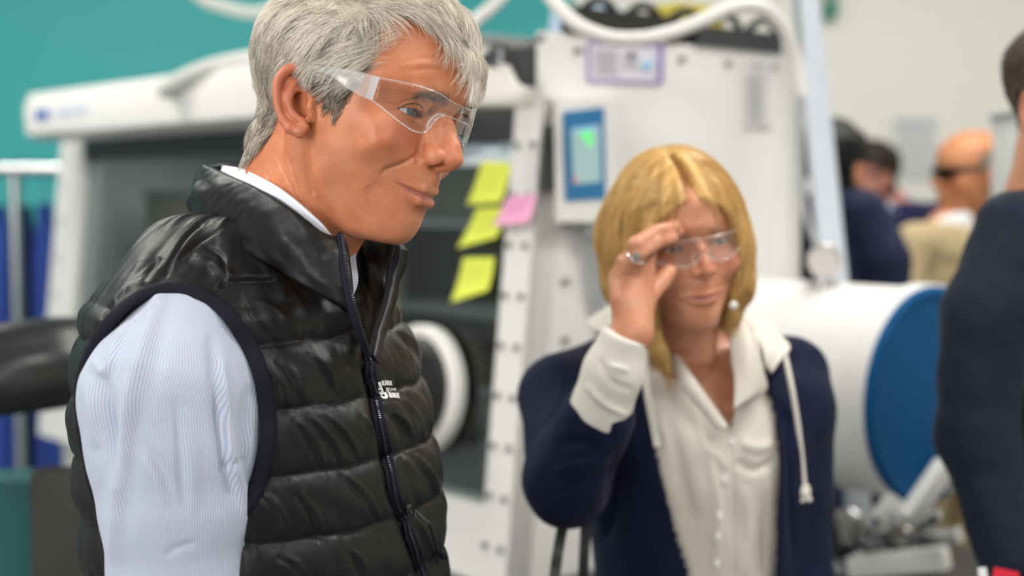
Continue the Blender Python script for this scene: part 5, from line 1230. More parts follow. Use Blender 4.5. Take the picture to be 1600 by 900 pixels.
# collar band of the shirt
SH2 = stripe_mat('striped_collar_cotton', (0.82, 0.86, 0.93), (0.70, 0.76, 0.90), .0026, 'pu')
r0 = [(440, 262, 1.44), (390, 264, 1.42), (350, 259, 1.385), (368, 261, 1.330), (402, 275, 1.262), (441, 299, 1.234), (478, 329, 1.224), (510, 358, 1.226), (527, 378, 1.238), (536, 400, 1.25)]
r1 = [(440, 300, 1.45), (390, 300, 1.43), (345, 285, 1.395), (352, 290, 1.325), (388, 312, 1.268), (428, 338, 1.242), (466, 365, 1.230), (500, 390, 1.228), (518, 405, 1.235), (532, 420, 1.24)]
patch('shirt_collar', [r0, r1], mat('white_cotton', (.80, .84, .92), .7, spec=.3), man, 12, 120, .0035)
def folds(a, b): return .003 * np.sin(a * 9 + b * 3)
patch('shirt_collar', [[(528, 375, 1.268), (545, 378, 1.285), (556, 392, 1.29)], [(530, 400, 1.262), (548, 408, 1.278), (561, 414, 1.285)], [(532, 425, 1.255), (546, 432, 1.268), (557, 438, 1.272)], [(540, 450, 1.248), (548, 458, 1.255), (553, 462, 1.258)], [(546, 472, 1.24), (549, 474, 1.242), (551, 475, 1.243)]], stripe_mat('striped_placket_cotton', (0.80, 0.80, 0.88), (0.40, 0.44, 0.62), .045, 'pu'), man, 40, 24, .003, disp=folds)
# the rest of the body under the clothes
hand = relaxed_hand(arm[-1] + cdir * .015, cdir, (.55, -.75, .1), (.5, .4, .2)); h2d = np.array([.2, -.1, -.97]); hand2 = relaxed_hand(arm2[-1], h2d, (.9, -.4, 0), (-.3, -.8, 0))
ib = inner_body(TF, (170, 250), arms=[([arm[0]] + arm[3:], [.045, .042, .040, .036, .030, .024]), (arm2, [.042, .042, .038, .036, .026])])
lo = np.array([-.65, 1.0, 0]); hi = np.array([.2, 1.75, 1.6]); vb = nets(ib, lo, hi, .010)
allV, allF = join_vf((V, F), vb, hand, hand2); me = mesh_np(allV, allF); masks(me, allV, MF, brow=0.45)
for nm in ('lips', 'beard', 'flush', 'brow'):
    a = np.zeros(len(allV), np.float32); me.attributes[nm].data.foreach_get('value', a); a[len(V):] = 0; me.attributes[nm].data.foreach_set('value', a)
me.materials.append(SKIN_M); body_m.data = me
trousers(TF, -240, man, fabric('dark_trousers', (.03, .035, .05), .8)); shoes(TF, man, mat('black_leather', (.02, .018, .016), .35, bump=.2))
# ------------------------------------------------------------ the fair-haired woman
WH = Frame((.208, 1.779, 1.533), -77.7, 7.0, 9.0, .93)
WT = Frame((.245, 1.87, 1.25), -84, 0, 0)
woman = empty('person', (.245, 1.85, 0), 'fair-haired woman in navy jacket and cream blouse raising a hand to her brow', 'person')
SKIN_W = skin_mat('light_skin', (0.66, 0.31, 0.19), (0.40, 0.13, 0.12))
FACE_W = [(u, [(f * (1 if u > 0 else .985), l * (1 if u > 20 else .97 if u > -20 else .92)) for f, l in r]) for u, r in FACE_M]
wf0 = make_head_field(T=FACE_W, skull=((-5, 0, 42), (96, 73, 80)), nose=.84, ridge=.3, eye=(69, 32, 21), lips=1.0, lidgap=(3.2, 3.0), neck=[((-26, 0, -10), 48), ((-26, 0, -60), 47), ((-34, 0, -120), 50), ((-50, 0, -190), 56)])
def wskin(h):
    d = wf0(h)
    return d
Vw, Fw = nets(wskin, (-112, -95, -190), (128, 95, 136), 2.0); Vw = WH.w(Vw)
Vw = sculpt(Vw, Fw, [([(1080, 458), (1095, 456), (1110, 454), (1126, 448), (1135, 443)], 2.5, -.0012, 0), ([(1122, 432), (1136, 440), (1142, 450)], 3, -.0012), ([(1150, 378), (1140, 385)], 3, -.0008)])
HDP = dict(tips=0)
hj = lambda *a: P(*a)
fing = [[hj(963, 438, 1.640), hj(975, 408, 1.622), hj(996, 391, 1.630), hj(1016, 384, 1.645)],
        [hj(974, 430, 1.628), hj(997, 396, 1.606), hj(1024, 379, 1.622), hj(1050, 371, 1.652)],
        [hj(990, 424, 1.624), hj(994, 382, 1.606), hj(1024, 363, 1.630), hj(1055, 354, 1.662)],
        [hj(1008, 422, 1.632), hj(1015, 384, 1.640), hj(1038, 368, 1.655), hj(1060, 362, 1.680)]]
thumb = [hj(1004, 478, 1.636), hj(1018, 456, 1.655), hj(1034, 440, 1.668), hj(1047, 424, 1.680)]
palm = [[hj(984, 520, 1.612), hj(975, 470, 1.618), hj(965, 436, 1.636)], [hj(986, 520, 1.612), hj(974, 432, 1.630)], [hj(990, 520, 1.612), hj(990, 426, 1.628)], [hj(996, 520, 1.612), hj(1004, 470, 1.626), hj(1008, 424, 1.634)], [hj(972, 570, 1.612), hj(986, 520, 1.612)]]
hfw = hand_field(fing + [thumb], [[.0095, .0082, .0075, .0062]] + [[.0105, .0095, .0086, .0070]] * 3 + [[.013, .0112, .010, .008]], palm, [[.018, .014, .0105]] + [[.018, .012]] * 2 + [[.018, .0145, .011]] + [[.021, .019]])
allp = np.array([q for c in fing + [thumb] + palm for q in c]); lo, hi = bounds(allp, .035); hand_w = nets(hfw, lo, hi, .0016)
armL = [WT.w(a) for a in [(-10, 128, 112)]] + [P(1240, 640, 1.86), P(1246, 780, 1.87), P(1250, 920, 1.86), P(1252, 1150, 1.80), P(1240, 1290, 1.76)]
elbow = P(886, 752, 1.69); armR = [WT.w((-10, -120, 110)), P(884, 620, 1.83), elbow, P(938, 640, 1.645), P(972, 545, 1.612)]
BL_T = [(-400, oval(112, 100, 140)), (-280, oval(105, 95, 132)), (-160, oval(100, 88, 120)), (-60, oval(112, 88, 130)), (0, oval(120, 90, 136)), (40, oval(116, 92, 140)), (80, oval(100, 90, 142)), (110, oval(82, 82, 132)), (130, oval(68, 72, 105)), (150, oval(58, 64, 72)), (175, oval(54, 58, 56))]
bug, bTT = face_table(BL_T, 0.0)
def trunk(off, top):
    def f(h):
        d = face_dist(h, bug, bTT, 0.0) - off; q = sym(h)
        d = smin(d, s_cap(q, (-14, 40, 128), (-12, 118, 104), 30 + off, 32 + off), 22); return smax(smax(d, h[:, 2] - top, 6), (-395 - off * 2) - h[:, 2], 5).astype(np.float32)
    return f
def winner(p):
    h = WT.h(p).astype(np.float32)
    d = s_chain(h, [(-15, 0, 170), (-12, 0, 60), (-5, 0, -150), (0, 0, -330)], [44, 76, 66, 82], 50, sc=(.95, 1.3, 1)) 
    for s in (-1, 1):
        d = smin(d, s_chain(h, [(-12, s * 30, 128), (-12, s * 112, 108)], [34, 34]), 26)
        d = smin(d, s_chain(h, [(0, s * 75, -380), (5, s * 80, -720), (-10, s * 80, -1160)], [66, 46, 32], 20), 30)
        d = smin(d, s_chain(h, [(-10, s * 80, -1200), (110, s * 88, -1225)], [28, 20]), 10)
    d = smin(d, trunk(-8, 158)(h), 4)
    d = d / 1000
    d = smin(d, s_chain(p, armL[:4] + [armL[4]], [.036, .036, .033, .030, .022], .02), .02); d = smin(d, s_chain(p, armR, [.036, .036, .034, .026, .021], .01), .02)
    return d.astype(np.float32)
vb = nets(winner, np.array([-.15, 1.5, 0]), np.array([.5, 2.15, 1.45]), .007)
handl = relaxed_hand(armL[-1], (-.05, -.1, -.98), (-.4, -.9, .1), (-.9, .3, 0), .92)
Va, Fa = join_vf((Vw, Fw), vb, hand_w, handl); me = mesh_np(Va, Fa); masks(me, Va, WH, brow=.55)
nw = len(Vw); 
for nm in ('lips', 'beard', 'flush', 'brow'):
    a = np.zeros(len(Va), np.float32); me.attributes[nm].data.foreach_get('value', a); a[nw:] = 0
    if nm == 'beard': a[:] = 0
    me.attributes[nm].data.foreach_set('value', a)
link('body', me, SKIN_W, woman)
gz = np.array([.25, -.8, -.45])
for s in (-32, 32): eyeball('eye', WH, (69, s, 21), gz, woman, iris=(.05, .08, .10))
# lashes
mb = MB()
for s in (-1, 1):
    mb.tube(spline(np.array([WH.w(q) for q in [(74, s * 45.5, 21), (81.5, s * 38, 24.2), (83.6, s * 31, 25), (82, s * 24, 23.8), (78, s * 18, 20)]]), 20), .0007, 6)
mb.build('eyelashes', mat('dark_lash', (.03, .02, .015), .6), woman)
# hair: a smooth bob from a centre part
def opening(u): return np.interp(u, [-140, -100, -70, -30, 10, 35, 50, 62, 74, 84], [40, 43, 48, 55, 58, 55, 51, 43, 27, 6])
def whair(p):
    q = p.copy(); q[:, 1] = np.abs(q[:, 1])
    d = s_ell(p, (-6, 2, 36), (115, 89, 105))
    d = smin(d, s_chain(q, [(2, 52, 40), (8, 65, -2), (14, 65, -45), (18, 57, -88)], [30, 29, 27, 19], 30, sc=(1.45, .85, 1)), 34)
    d = smin(d, s_chain(q, [(-50, 45, 20), (-62, 48, -40), (-50, 45, -95)], [48, 40, 28], 20), 40)
    d = smin(d, s_chain(p, [(22, -70, -60), (40, -52, -120), (44, -44, -150)], [20, 12, 6], 8), 8)
    op = np.maximum(np.abs(p[:, 1] + 2) - opening(p[:, 2]), 18 - p[:, 0]).astype(np.float32)
    d = smax(d, -op, 7.0)
    inner = s_ell(p, (0, 0, -80), (70, 50, 90)); d = smax(d, -inner, 8)
    part = s_cap(q, (96, 0, 92), (30, 0, 142), 4, 3); d = smax(d, -part, 6)
    return d.astype(np.float32)
Vh, Fh = nets(whair, (-135, -118, -165), (125, 118, 150), 2.2)
az = np.arctan2(Vh[:, 1], Vh[:, 0] - 0); rad = np.hypot(Vh[:, 1], Vh[:, 0])
comb = np.stack([Vh[:, 0] / 4.0 + Vh[:, 2] / 60, np.abs(Vh[:, 1]) / 90, Vh[:, 2] / 70], 1)
comb2 = np.stack([az * 26, np.zeros(len(az)), Vh[:, 2] / 80], 1)
Nh = vnormals(Vh, Fh); Vh2 = Vh + Nh * (0.7 * noise3(comb2, 4) + 0.5 * noise3(np.stack([az * 7, 0 * az, Vh[:, 2] / 90], 1), 6))[:, None]
tone = .52 + .30 * noise3(comb2, 4) + .22 * noise3(np.stack([az * 8, 0 * az, Vh[:, 2] / 60], 1), 8)
tone -= .22 * np.exp(-(Vh[:, 1] / 5) ** 2) * (Vh[:, 2] > 80)
W_hair = WH.w(Vh2)
# strands running down over the bob
rngs = np.random.default_rng(5); idx = rngs.choice(len(Vh), 9000); r0 = Vh[idx]; n0 = Nh[idx]
sgn = np.sign(r0[:, 1] + 2 + 1e-6)
fl = np.stack([-.25 * np.ones(len(idx)) * (r0[:, 2] > 60), sgn * np.clip((r0[:, 2] - 60) / 80, 0, 1) * .7, -1 * np.ones(len(idx))], 1); fl -= n0 * (fl * n0).sum(1, keepdims=True); fl /= np.linalg.norm(fl, axis=1, keepdims=True) + 1e-6
V1, F1, sid = strands(r0, lambda s: WH.w(r0 + fl * 34 * s + n0 * (1.2 + 1.0 * math.sin(s * 3.0) - 6.0 * s * s)), 5, np.full(len(idx), .00028), np.full(len(idx), .0001))
me = mesh_np(np.concatenate([W_hair, V1]), np.concatenate([Fh, F1 + len(Vh)])); attr(me, 'tone', np.concatenate([tone, (tone[idx] + .1)[sid]]).clip(0, 1))
link('hair', me, hair_mat('honey_blond_hair', (.90, .62, .27), (.68, .42, .14), (.26, .13, .045), .34), woman)
# cream blouse over the trunk, open at the neck
Vb, Fb = nets(trunk(0, 162), (-125, -190, -410), (150, 190, 175), 3.0); Vb0 = Vb.copy(); Vb = WT.w(Vb)
nb_ = vnormals(Vb, Fb); fd = noise3(np.stack([Vb0[:, 1] / 26 + Vb0[:, 2] / 90, Vb0[:, 2] / 110, Vb0[:, 0] / 80], 1), 12) * 3.2; Vb = Vb + nb_ * (fd / 1000)[:, None]
Vb = sculpt(Vb, Fb, [([(1080, 620), (1100, 690), (1120, 780), (1118, 900)], 8, .006), ([(1040, 640), (1060, 720), (1085, 820)], 9, -.005), ([(1143, 670), (1146, 760), (1146, 900)], 3, -.003, 0), ([(1155, 690), (1185, 700), (1210, 690)], 8, .006), ([(1150, 720), (1180, 735), (1215, 715)], 7, -.006), ([(1165, 760), (1170, 830), (1165, 900)], 9, .005), ([(1190, 740), (1195, 800), (1195, 900)], 9, -.004), ([(1100, 700), (1120, 712), (1135, 735)], 6, .004)])
X, Y = proj(Vb); SKV = [(1048, 500), (1052, 548), (1080, 590), (1112, 632), (1139, 668), (1147, 640), (1150, 600), (1140, 560), (1142, 500)]
cutv = (inpoly(X, Y, SKV) & (Vb0[:, 0] > 0)) | ((np.hypot(Vb0[:, 0] + 8, Vb0[:, 1]) < 52) & (Vb0[:, 2] > 140))
kp = ~cutv[Fb].any(1); Fb2 = Fb[kp]; me = mesh_np(Vb, Fb2); attr(me, 'su', Vb0[:, 1] / 1000)
BLOUSE = stripe_mat('cream_striped_silk', (.68, .63, .55), (.55, .50, .43), .0045, rough=.45)
bo = link('blouse', me, BLOUSE, woman); so = bo.modifiers.new('thickness', 'SOLIDIFY'); so.thickness = .0025; so.offset = -1
bvb = bvh_of(Vb, Fb)
mb = MB()
for q in ((1143, 690), (1132, 748), (1124, 806), (1122, 838), (1120, 880)):
    c, n = drop(bvb, [q]); 
    if len(c): mb.tube(np.array([c[0] + n[0] * .0, c[0] + n[0] * .003]), .0045, 14)
mb.build('buttons', mat('pearl_button', (.8, .78, .72), .25), woman)
patch('blouse_collar', [[(1046, 536, 1.80), (1040, 520, 1.82)], [(1085, 590, 1.745), (1062, 600, 1.745)], [(1140, 668, 1.733), (1118, 672, 1.733)]][::1], BLOUSE, woman, 40, 10, .003, disp=lambda a, b: .005 * np.sin(math.pi * b))
patch('blouse_collar', [[(1138, 512, 1.80), (1165, 500, 1.82), (1182, 515, 1.83)], [(1142, 560, 1.765), (1165, 560, 1.762), (1192, 570, 1.79)], [(1148, 600, 1.745), (1170, 606, 1.745), (1198, 608, 1.765)], [(1146, 640, 1.735), (1160, 628, 1.735), (1178, 612, 1.745)]], BLOUSE, woman, 40, 20, .003, disp=lambda a, b: .008 * np.sin(math.pi * b) * np.sin(math.pi * np.clip(a, .02, 1)))
# navy jacket with sleeves, cream inner hood and cord
NAVY = fabric('navy_wool', (.008, .010, .032), .75, bump=.35, scale=500)
Vj, Fj = nets(lambda p: smin(smin(trunk(13, 150)(WT.h(p).astype(np.float32)) / 1000, s_chain(p, armL[:5], [.052, .050, .046, .043, .036], .02), .03), smin(s_chain(p, [armR[0], armR[1], elbow], [.054, .056, .050], .02), s_chain(p, [elbow, P(934, 652, 1.648)], [.050, .044], .02), .02), .03).astype(np.float32), np.array([-.05, 1.55, .82]), np.array([.52, 2.1, 1.47]), .004)
hj0 = WT.h(Vj); Nj = vnormals(Vj, Fj); Vj = Vj + Nj * (.0025 * noise3(Vj / .045, 3) + .0018 * noise3(Vj / np.array([.02, .02, .06]), 8))[:, None]
X, Y = proj(Vj); OPENJ = [(1000, 470), (1004, 560), (1010, 620), (1022, 690), (1040, 770), (1060, 840), (1082, 910), (1110, 1250), (1215, 1250), (1217, 910), (1217, 820), (1222, 720), (1213, 650), (1200, 600), (1188, 560), (1195, 470)]
Vj = sculpt(Vj, Fj, [([(870, 700), (900, 690), (940, 700)], 7, -.006), ([(865, 740), (900, 725), (950, 720)], 7, .006), ([(880, 620), (920, 640), (960, 690)], 8, -.006), ([(900, 600), (940, 640)], 6, .005), ([(880, 770), (920, 750), (960, 740)], 6, -.005), ([(965, 700), (960, 760), (945, 850)], 8, -.010, 1), ([(1228, 640), (1236, 760), (1240, 880)], 5, -.006), ([(1005, 620), (1030, 740), (1060, 860)], 5, .004)])
cutj = inpoly(X, Y, OPENJ) & (hj0[:, 0] > 10)
cutj |= (np.hypot(hj0[:, 0] + 8, hj0[:, 1]) < 66) & (hj0[:, 2] > 128)
kp = ~cutj[Fj].any(1); me = mesh_np(Vj, Fj[kp]); jo = link('jacket', me, NAVY, woman); so = jo.modifiers.new('thickness', 'SOLIDIFY'); so.thickness = .006; so.offset = -1
CREAM = fabric('cream_jersey', (.74, .71, .63), .8)
def cuff(p): return smax(s_chain(p, [P(978, 522, 1.612), P(958, 580, 1.622), P(938, 640, 1.640)], [.0275, .033, .037], .012), -((p - P(980, 520, 1.612)) @ (lambda v: v / np.linalg.norm(v))(P(945, 620, 1.63) - P(980, 520, 1.612)).astype(np.float32)), .004).astype(np.float32)
lo, hi = bounds([P(978, 522, 1.612), P(938, 640, 1.64)], .05); Vc, Fc = nets(cuff, lo, hi, .0025); Vc = sculpt(Vc, Fc, [([(935, 560), (960, 600), (990, 610)], 5, -.004), ([(915, 600), (945, 630), (980, 650)], 5, .005), ([(950, 570), (985, 580)], 4, .003)]); link('inner_cuff', mesh_np(Vc, Fc), CREAM, woman)
patch('inner_hood', [[(1150, 492, 1.86), (1185, 500, 1.87), (1215, 520, 1.87), (1232, 540, 1.85)], [(1172, 520, 1.82), (1195, 530, 1.82), (1215, 542, 1.81), (1230, 552, 1.80)], [(1190, 545, 1.79), (1200, 556, 1.785), (1206, 563, 1.785), (1214, 570, 1.785)], [(1196, 572, 1.78), (1200, 577, 1.78), (1203, 580, 1.78), (1206, 582, 1.78)]], CREAM, woman, 36, 30, .006, disp=lambda a, b: .006 * np.sin(math.pi * b) + .002 * np.sin(b * 14))
patch('inner_hood', [[(915, 505, 1.93), (945, 482, 1.93), (985, 475, 1.92), (1020, 490, 1.90)], [(925, 512, 1.88), (955, 500, 1.87), (985, 498, 1.86), (1010, 520, 1.84)], [(960, 530, 1.84), (975, 530, 1.83), (990, 540, 1.82), (1004, 560, 1.80)]], CREAM, woman, 24, 30, .006, disp=lambda a, b: .004 * np.sin(b * 18) * a + .004 * np.sin(a * 9))
patch('inner_hood', [[(1000, 520, 1.80), (1012, 516, 1.795)], [(1004, 600, 1.752), (1016, 600, 1.748)], [(1022, 700, 1.735), (1032, 700, 1.732)]], CREAM, woman, 40, 8, .003)
cp = spline(np.array([P(1226, 552, 1.792), P(1236, 600, 1.778), (P(1246, 660, 1.782)), P(1253, 720, 1.79), P(1257, 762, 1.795)]), 50); MB().tube(cp, .0034, 10).tube(np.array([P(1257, 758, 1.793), P(1257, 768, 1.793), P(1258, 780, 1.795)]), [.006, .0085, .005], 12).tube(np.array([P(1258, 772, 1.793), P(1252, 784, 1.793)]), .0035, 8).tube(np.array([P(1258, 772, 1.793), P(1266, 782, 1.793)]), .0035, 8).build('hood_cord', CREAM, woman)
# ring, earring, glasses
rc = (fing[1][0] * .12 + fing[1][1] * .88); ra_ = fing[1][1] - fing[1][0]; ra_ /= np.linalg.norm(ra_); s1 = np.cross(ra_, [0, 1, 0]); s1 /= np.linalg.norm(s1); u1 = np.cross(ra_, s1); mb = MB(); a = np.linspace(0, 2 * math.pi, 30)
mb.tube(np.array([rc + .0108 * (math.cos(t) * s1 + math.sin(t) * u1) for t in a]), .0012, 8, cap=False)
top = rc + (EYE - rc) / np.linalg.norm(EYE - rc) * .0115
for k in range(7): t = k * math.pi / 3; mb.tube(np.array([top + .0032 * (k > 0) * np.array([math.cos(t), 0, math.sin(t)]) - np.array([0, -.001, 0]), top + .0032 * (k > 0) * np.array([math.cos(t), 0, math.sin(t)]) - np.array([0, .002, 0])]), [.0022, .0014], 8)
mb.build('ring', mat('diamond_silver', (.92, .92, .92), .08, metal=.9), woman)
q = P(1146, 477, 1.715); mb = MB(); V_, F_ = tube_vf(np.array([q + [0, 0, z] for z in (-.0055, -.005, -.003, 0, .003, .005, .0055)]), [.0005, .0025, .0047, .0056, .0047, .0025, .0005], 16); mb.add(V_, F_); mb.build('earring', mat('pearl', (.80, .76, .70), .2), woman)
trousers(WT, -250, woman, fabric('navy_trousers', (.013, .016, .04), .8), hip=125, hw=150); shoes(WT, woman, bpy.data.materials['black_leather'])
wg = empty('safety_glasses', WH.w((95, 0, 20)), 'clear safety glasses worn by the fair-haired woman', 'glasses')
for sg in (1, -1):
    rows = []
    for k in np.linspace(0, 1, 10):
        row = []
        for l in np.linspace(3, 66, 24):
            t = (l - 3) / 63; topu = 35 - 3 * t ** 3; botu = 20 - 16 * math.sin(math.pi * min(1, t * 1.25 + .0)) ** .8 if t < .8 else 20 - 16 * math.sin(math.pi * 1.0 * 1.0) + 0 - 2 * (1 - t) * 5
            botu = 18 - 17 * math.sin(math.pi * t ** .75) ** .7 if 0 < t < 1 else 18
            row.append(WH.w((wrap(l, 107), sg * l, topu * (1 - k) + botu * k)))
        rows.append(row)
    patch('lens', rows, CLEAR, wg, 10, 40, .0018); MB().tube(np.array(rows[0]), .0007, 6).tube(np.array(rows[-1]), .0008, 6).build('lens_edge', RIM, wg)
    ta = [WH.w((72, sg * 67, 35)), WH.w((30, sg * 76, 36)), WH.w((-10, sg * 79, 36))]; ba = [WH.w((70, sg * 67, 20)), WH.w((30, sg * 76, 28)), WH.w((-10, sg * 79, 32))]
    patch('temple_arm', [ta, ba], FROST, wg, 6, 20, .002)
    MB().tube(np.array([WH.w((100, sg * 8, 16)), WH.w((96, sg * 11, 10)), WH.w((92, sg * 13, 5))]), .0016, 8).build('nose_pad', RIM, wg)
# black handbag hanging by her elbow
hb = empty('handbag', P(868, 1000, 1.66), 'black handbag with a narrow strap hanging from the woman\'s bent elbow', 'handbag')
LEA = mat('bag_leather', (.012, .011, .012), .4, bump=.3, bscale=300)
s_ = spline(np.array([P(905, 740, 1.72), P(892, 775, 1.705), P(881, 815, 1.69), P(872, 860, 1.68), P(864, 920, 1.65), P(850, 990, 1.66)]), 40); mb = MB(); ribbon(mb, s_, np.tile([0, -1., 0], (40, 1)), .013, .003); s_2 = spline(np.array([P(912, 740, 1.74), P(915, 800, 1.75), P(912, 880, 1.74), P(905, 990, 1.74)]), 30); ribbon(mb, s_2, np.tile([0, -1., 0], (30, 1)), .013, .003); mb.build('strap', LEA, hb)
R = []
bc = P(878, 1000, 1.70)
for k, (w_, d_) in enumerate(((.02, .01), (.11, .035), (.13, .05), (.14, .055), (.135, .05), (.10, .03))):
    a = np.arange(36) / 36 * 2 * math.pi; R.append(np.stack([bc[0] + np.sign(np.cos(a)) * np.abs(np.cos(a)) ** .6 * w_, bc[1] + np.sign(np.sin(a)) * np.abs(np.sin(a)) ** .6 * d_, np.full(36, bc[2] - .0 - [0, .005, .06, .15, .22, .235][k])], 1))
MB().add(*loft_vf(np.array(R))).build('bag_body', LEA, hb)
# ------------------------------------------------------------ the men in the background and at the right edge
def suit_man(label, px, py, depth, yaw, pitch, skin, hairtone, hairlen, suitcol, shirtcol, tyaw, k=1.0, nape=-48.0, bald=False, voxel=3.2, glassmat=None, toff=(0, 0), shw=180, arms=None, svox=.007, tup=0, roll=0, sweep=1):
    O = P(px, py, depth); fr = Frame(O, yaw, pitch, roll, k)
    T = Frame((O[0] + toff[0], O[1] + toff[1], O[2] - .40 + tup), tyaw, 0, 0)
    p = empty('person', (T.O[0], T.O[1], 0), label, 'person')
    def ear(q):
        e = np.full(len(q), 40., np.float32); m = q[:, 1] < -45
        if m.any():
            x = q[m]; d = s_ell(x, (-8, -80, 2), (19, 6, 32), np.array([[.94, -.34, 0], [.34, .94, 0], [0, 0, 1]])); d = smax(d, -s_ell(x, (-4, -86, 4), (9, 5, 15)), 2.5); e[m] = d
        return e
    fld = make_head_field(neck=[((-28, 0, -10), 54), ((-28, 0, -60), 54), ((-40, 0, -120), 57), ((-55, 0, -185), 66)], earf=ear)
    V, F = nets(fld, (-112, -100, -190), (128, 100, 136), voxel); V = fr.w(V)
    a1 = arms or [[(-15, s * (shw - 22), 148), (-15, s * (shw + 28), 40), (-10, s * (shw + 45), -130), (60, s * (shw + 35), -340)] for s in (-1, 1)]
    aw = [[T.w(q) for q in a] for a in a1]
    ib = inner_body(T, (shw - 20, 165), arms=[(a, [.040, .038, .034, .026]) for a in aw])
    lo = T.O - np.array([.38, .38, T.O[2]]); hi = T.O + np.array([.38, .38, .25]); vb = nets(ib, lo, hi, .014)
    hs = [relaxed_hand(a[-1], (a[-1] - a[-2]) / np.linalg.norm(a[-1] - a[-2]), T.B[0] * .9, -T.B[1] * s) for a, s in zip(aw, (-1, 1))]
    Va, Fa = join_vf((V, F), vb, *hs); me = mesh_np(Va, Fa); masks(me, Va, fr, brow=.8)
    for nm in ('lips', 'beard', 'flush', 'brow'):
        a = np.zeros(len(Va), np.float32); me.attributes[nm].data.foreach_get('value', a); a[len(V):] = 0; me.attributes[nm].data.foreach_set('value', a)
    link('body', me, skin, p)
    for s in (-32, 32): eyeball('eye', fr, (69, s, 21), fr.B[0], p)
    def poly(h, X, Y, soft=False):
        hl = 70 + 12 * np.cos(h[:, 1] / 26); line = np.where(h[:, 0] > 22, hl, np.where(h[:, 0] > -2, 24, nape))
        m = (h[:, 2] > line) & ~((h[:, 1] < -76) & (h[:, 2] < 32))
        if bald: m = (h[:, 2] > np.where(h[:, 0] > 0, 15, -48)) & (h[:, 2] < 70) & (h[:, 0] < 22) & ~((h[:, 1] < -76) & (h[:, 2] < 32))
        return m.astype(float) if soft else m
    def flow(r):
        top = np.clip((r[:, 2] - 85) / 25, 0, 1)[:, None]; return np.array([-.5, 0, -.8]) * (1 - top) + np.array([.9, .3, -.1]) * top
    short_hair('hair', fr, V, F, poly, p, hairtone, flow, lambda r: (3 if bald else 5) + (0 if bald else 9) * np.clip((r[:, 2] - 20) / 60, 0, 1), lambda r: np.full(len(r), hairlen), n=5000, rad=(.0005, .0002), cap=.8)
    # jacket
    def jf(q):
        h = T.h(q).astype(np.float32); d = s_chain(h, [(-10, 0, 110), (0, 0, 0), (5, 0, -220), (5, 0, -330)], [112, 118, 108, 116], 40, sc=(.92, 1.36, 1))
        for s in (-1, 1): d = smin(d, s_chain(h, [(-22, s * 45, 172), (-18, s * (shw - 30), 150)], [36, 46]), 34)
        d = smax(d, h[:, 2] - 205, 8); d = smax(d, -330 - h[:, 2], 5); d = d / 1000
        for a in aw: d = smin(d, s_chain(q, a[:3] + [a[2] * .25 + a[3] * .75], [.056, .060, .052, .042], .02), .022)
        vee = np.maximum(np.abs(h[:, 1]) - np.clip((h[:, 2] + 40) * .33, 0, 90), 40 - h[:, 0]) / 1000
        return smax(d, -vee, .004).astype(np.float32)
    lo = T.O - np.array([.36, .36, .36]); hi = T.O + np.array([.36, .36, .24]); Vj, Fj = nets(jf, lo, hi, svox)
    Nj = vnormals(Vj, Fj); Vj = Vj + Nj * (.004 * noise3(Vj / np.array([.05, .05, .09]), 3) + .002 * noise3(Vj / .022, 8))[:, None]
    link('suit_jacket', mesh_np(Vj, Fj), suitcol, p)
    for s in (-1, 1):  # lapels
        pts = [T.w(q) for q in [(60, s * 62, 188), (112, s * 78, 120), (128, s * 52, 40), (130, s * 12, -40)]]; mb = MB()
        mb.tube(spline(np.array(pts), 20), np.interp(np.linspace(0, 1, 20), [0, .35, 1], [.010, .024, .006]), 10, flat=.35, up=T.B[0]); mb.build('lapel', suitcol, p)
    def sf(q): h = T.h(q).astype(np.float32); d = s_chain(h, [(-28, 0, 200), (-8, 0, 150), (8, 0, 0), (0, 0, -300)], [56, 72, 96, 94], 30, sc=(.94, 1.12, 1)); return smax(d, h[:, 2] - 222 + (h[:, 0] + 28) * .35, 4).astype(np.float32) / 1000
    Vs, Fs = nets(sf, T.O - np.array([.2, .2, .33]), T.O + np.array([.2, .2, .28]), .006); link('dress_shirt', mesh_np(Vs, Fs), shirtcol, p)
    trousers(T, -260, p, suitcol); shoes(T, p, bpy.data.materials['black_leather'])
    if glassmat:
        g = empty('safety_glasses', fr.w((95, 0, 25)), glassmat[1], 'glasses')
        for sg in (1, -1):
            rows = [[fr.w((wrap(l, 107), sg * l, (36 - 2 * (l / 66) ** 3) * (1 - kk) + (18 - 16 * math.sin(math.pi * min(1, max(0, (l - 3) / 63)) ** .75)) * kk)) for l in np.linspace(3, 66, 14)] for kk in np.linspace(0, 1, 6)]
            patch('lens', rows, glassmat[0], g, 8, 24, .002); patch('temple_arm', [[fr.w((72, sg * 67, 36)), fr.w((30, sg * 77, 36)), fr.w((-12, sg * 80, 36))], [fr.w((70, sg * 67, 20)), fr.w((30, sg * 77, 26)), fr.w((-12, sg * 80, 30))]], glassmat[2], g, 6, 20, .003)
            MB().tube(np.array(rows[0]), .001, 6).tube(np.array(rows[-1]), .001, 6).build('lens_edge', glassmat[2], g)
    return p, fr, T
SUIT_R = fabric('dark_blue_suiting', (.011, .016, .028), .7, bump=.3, scale=500); SUIT_A = fabric('navy_suiting', (.016, .020, .048), .7); SUIT_B = fabric('deep_blue_suiting', (.022, .022, .07), .7); TAN = fabric('tan_linen', (.48, .38, .22), .8)
WSH = fabric('white_shirt_cotton', (.75, .76, .78), .7, bump=.1); BSH = fabric('light_blue_shirt_cotton', (.45, .58, .75), .7, bump=.1)
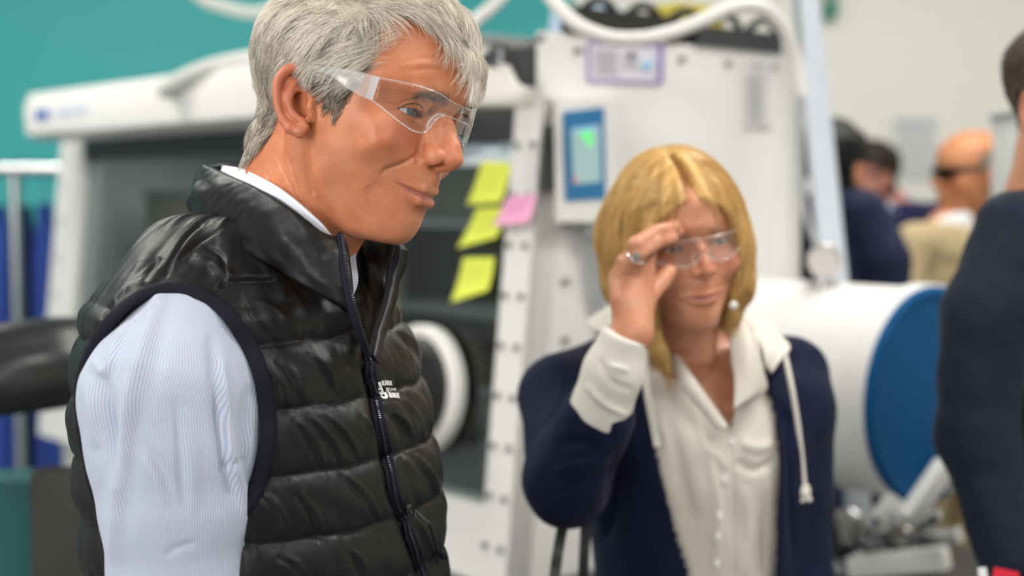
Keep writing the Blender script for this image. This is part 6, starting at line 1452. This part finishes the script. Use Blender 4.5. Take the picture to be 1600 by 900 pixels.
HB = hair_mat('brown_grey_hair', (.22, .17, .13), (.07, .05, .038), (.02, .015, .012)); HK = hair_mat('near_black_hair', (.03, .026, .024), (.014, .012, .011), (.006, .005, .005)); HG = hair_mat('ash_hair', (.42, .38, .34), (.30, .26, .22), (.12, .10, .08)); HD = hair_mat('dark_brown_hair', (.07, .04, .03), (.035, .022, .018), (.012, .01, .01))
SKIN_A = skin_mat('warm_skin', (.56, .27, .16), (.40, .15, .12)); SKIN_B = skin_mat('pink_skin', (.58, .28, .22), (.45, .16, .14)); SKIN_C = skin_mat('sunny_skin', (.58, .25, .115), (.42, .15, .10))
SMOKE = clear_mat('smoked_lens', tint=(.25, .2, .2), refl=1.0); DRIM = mat('dark_frame', (.03, .025, .022), .4)
suit_man('man in dark blue suit and clear glasses cut off by the right edge', 1680, 176, 2.0, -68, 3, SKIN_A, HB, 16, SUIT_R, WSH, -62, glassmat=(CLEAR, 'clear safety glasses worn by the man at the right edge', FROST), toff=(.070, .03), shw=200, tup=.085, nape=-12.0, voxel=2.6, svox=.005)
suit_man('man with near-black hair and white collar, turned away behind the antechamber', 1298, 274, 3.45, 50, 6, SKIN_A, HK, 18, SUIT_A, WSH, 60, k=.98, toff=(-.07, -.0), tup=.16)
suit_man('dark-haired man in deep blue suit and light blue collar behind the black-haired man', 1360, 284, 4.75, 200, 8, SKIN_B, HD, 14, SUIT_B, BSH, 215, glassmat=(SMOKE, 'dark-framed glasses worn by the man in the deep blue suit', DRIM), toff=(.07, .0), tup=.13)
suit_man('balding man in tan jacket and dark glasses looking left near the white cabinet', 1520, 280, 4.0, 192, 4, SKIN_C, HG, 9, TAN, WSH, 128, bald=True, glassmat=(SMOKE, 'dark glasses worn by the balding man in the tan jacket', DRIM), toff=(-.085, -.02), tup=.075, k=1.06)
# red and white leaflet held low at the right edge
lf = empty('leaflet', P(1545, 905, 1.72), 'red and white leaflet held low by the man at the right edge', 'leaflet')
MB().box(P(1560, 958, 1.72), (.030, .004, .11), M=np.array([[.96, -.2, -.16], [.2, .98, 0], [.16, 0, .98]])).build('cover', mat('red_card', (.65, .015, .04), .4), lf, smooth=False)
MB().box(P(1544, 955, 1.722), (.010, .005, .11), M=np.array([[.96, -.2, .16], [.2, .98, 0], [-.16, 0, .98]])).build('white_pages', mat('page_white', (.8, .8, .8), .6), lf, smooth=False)
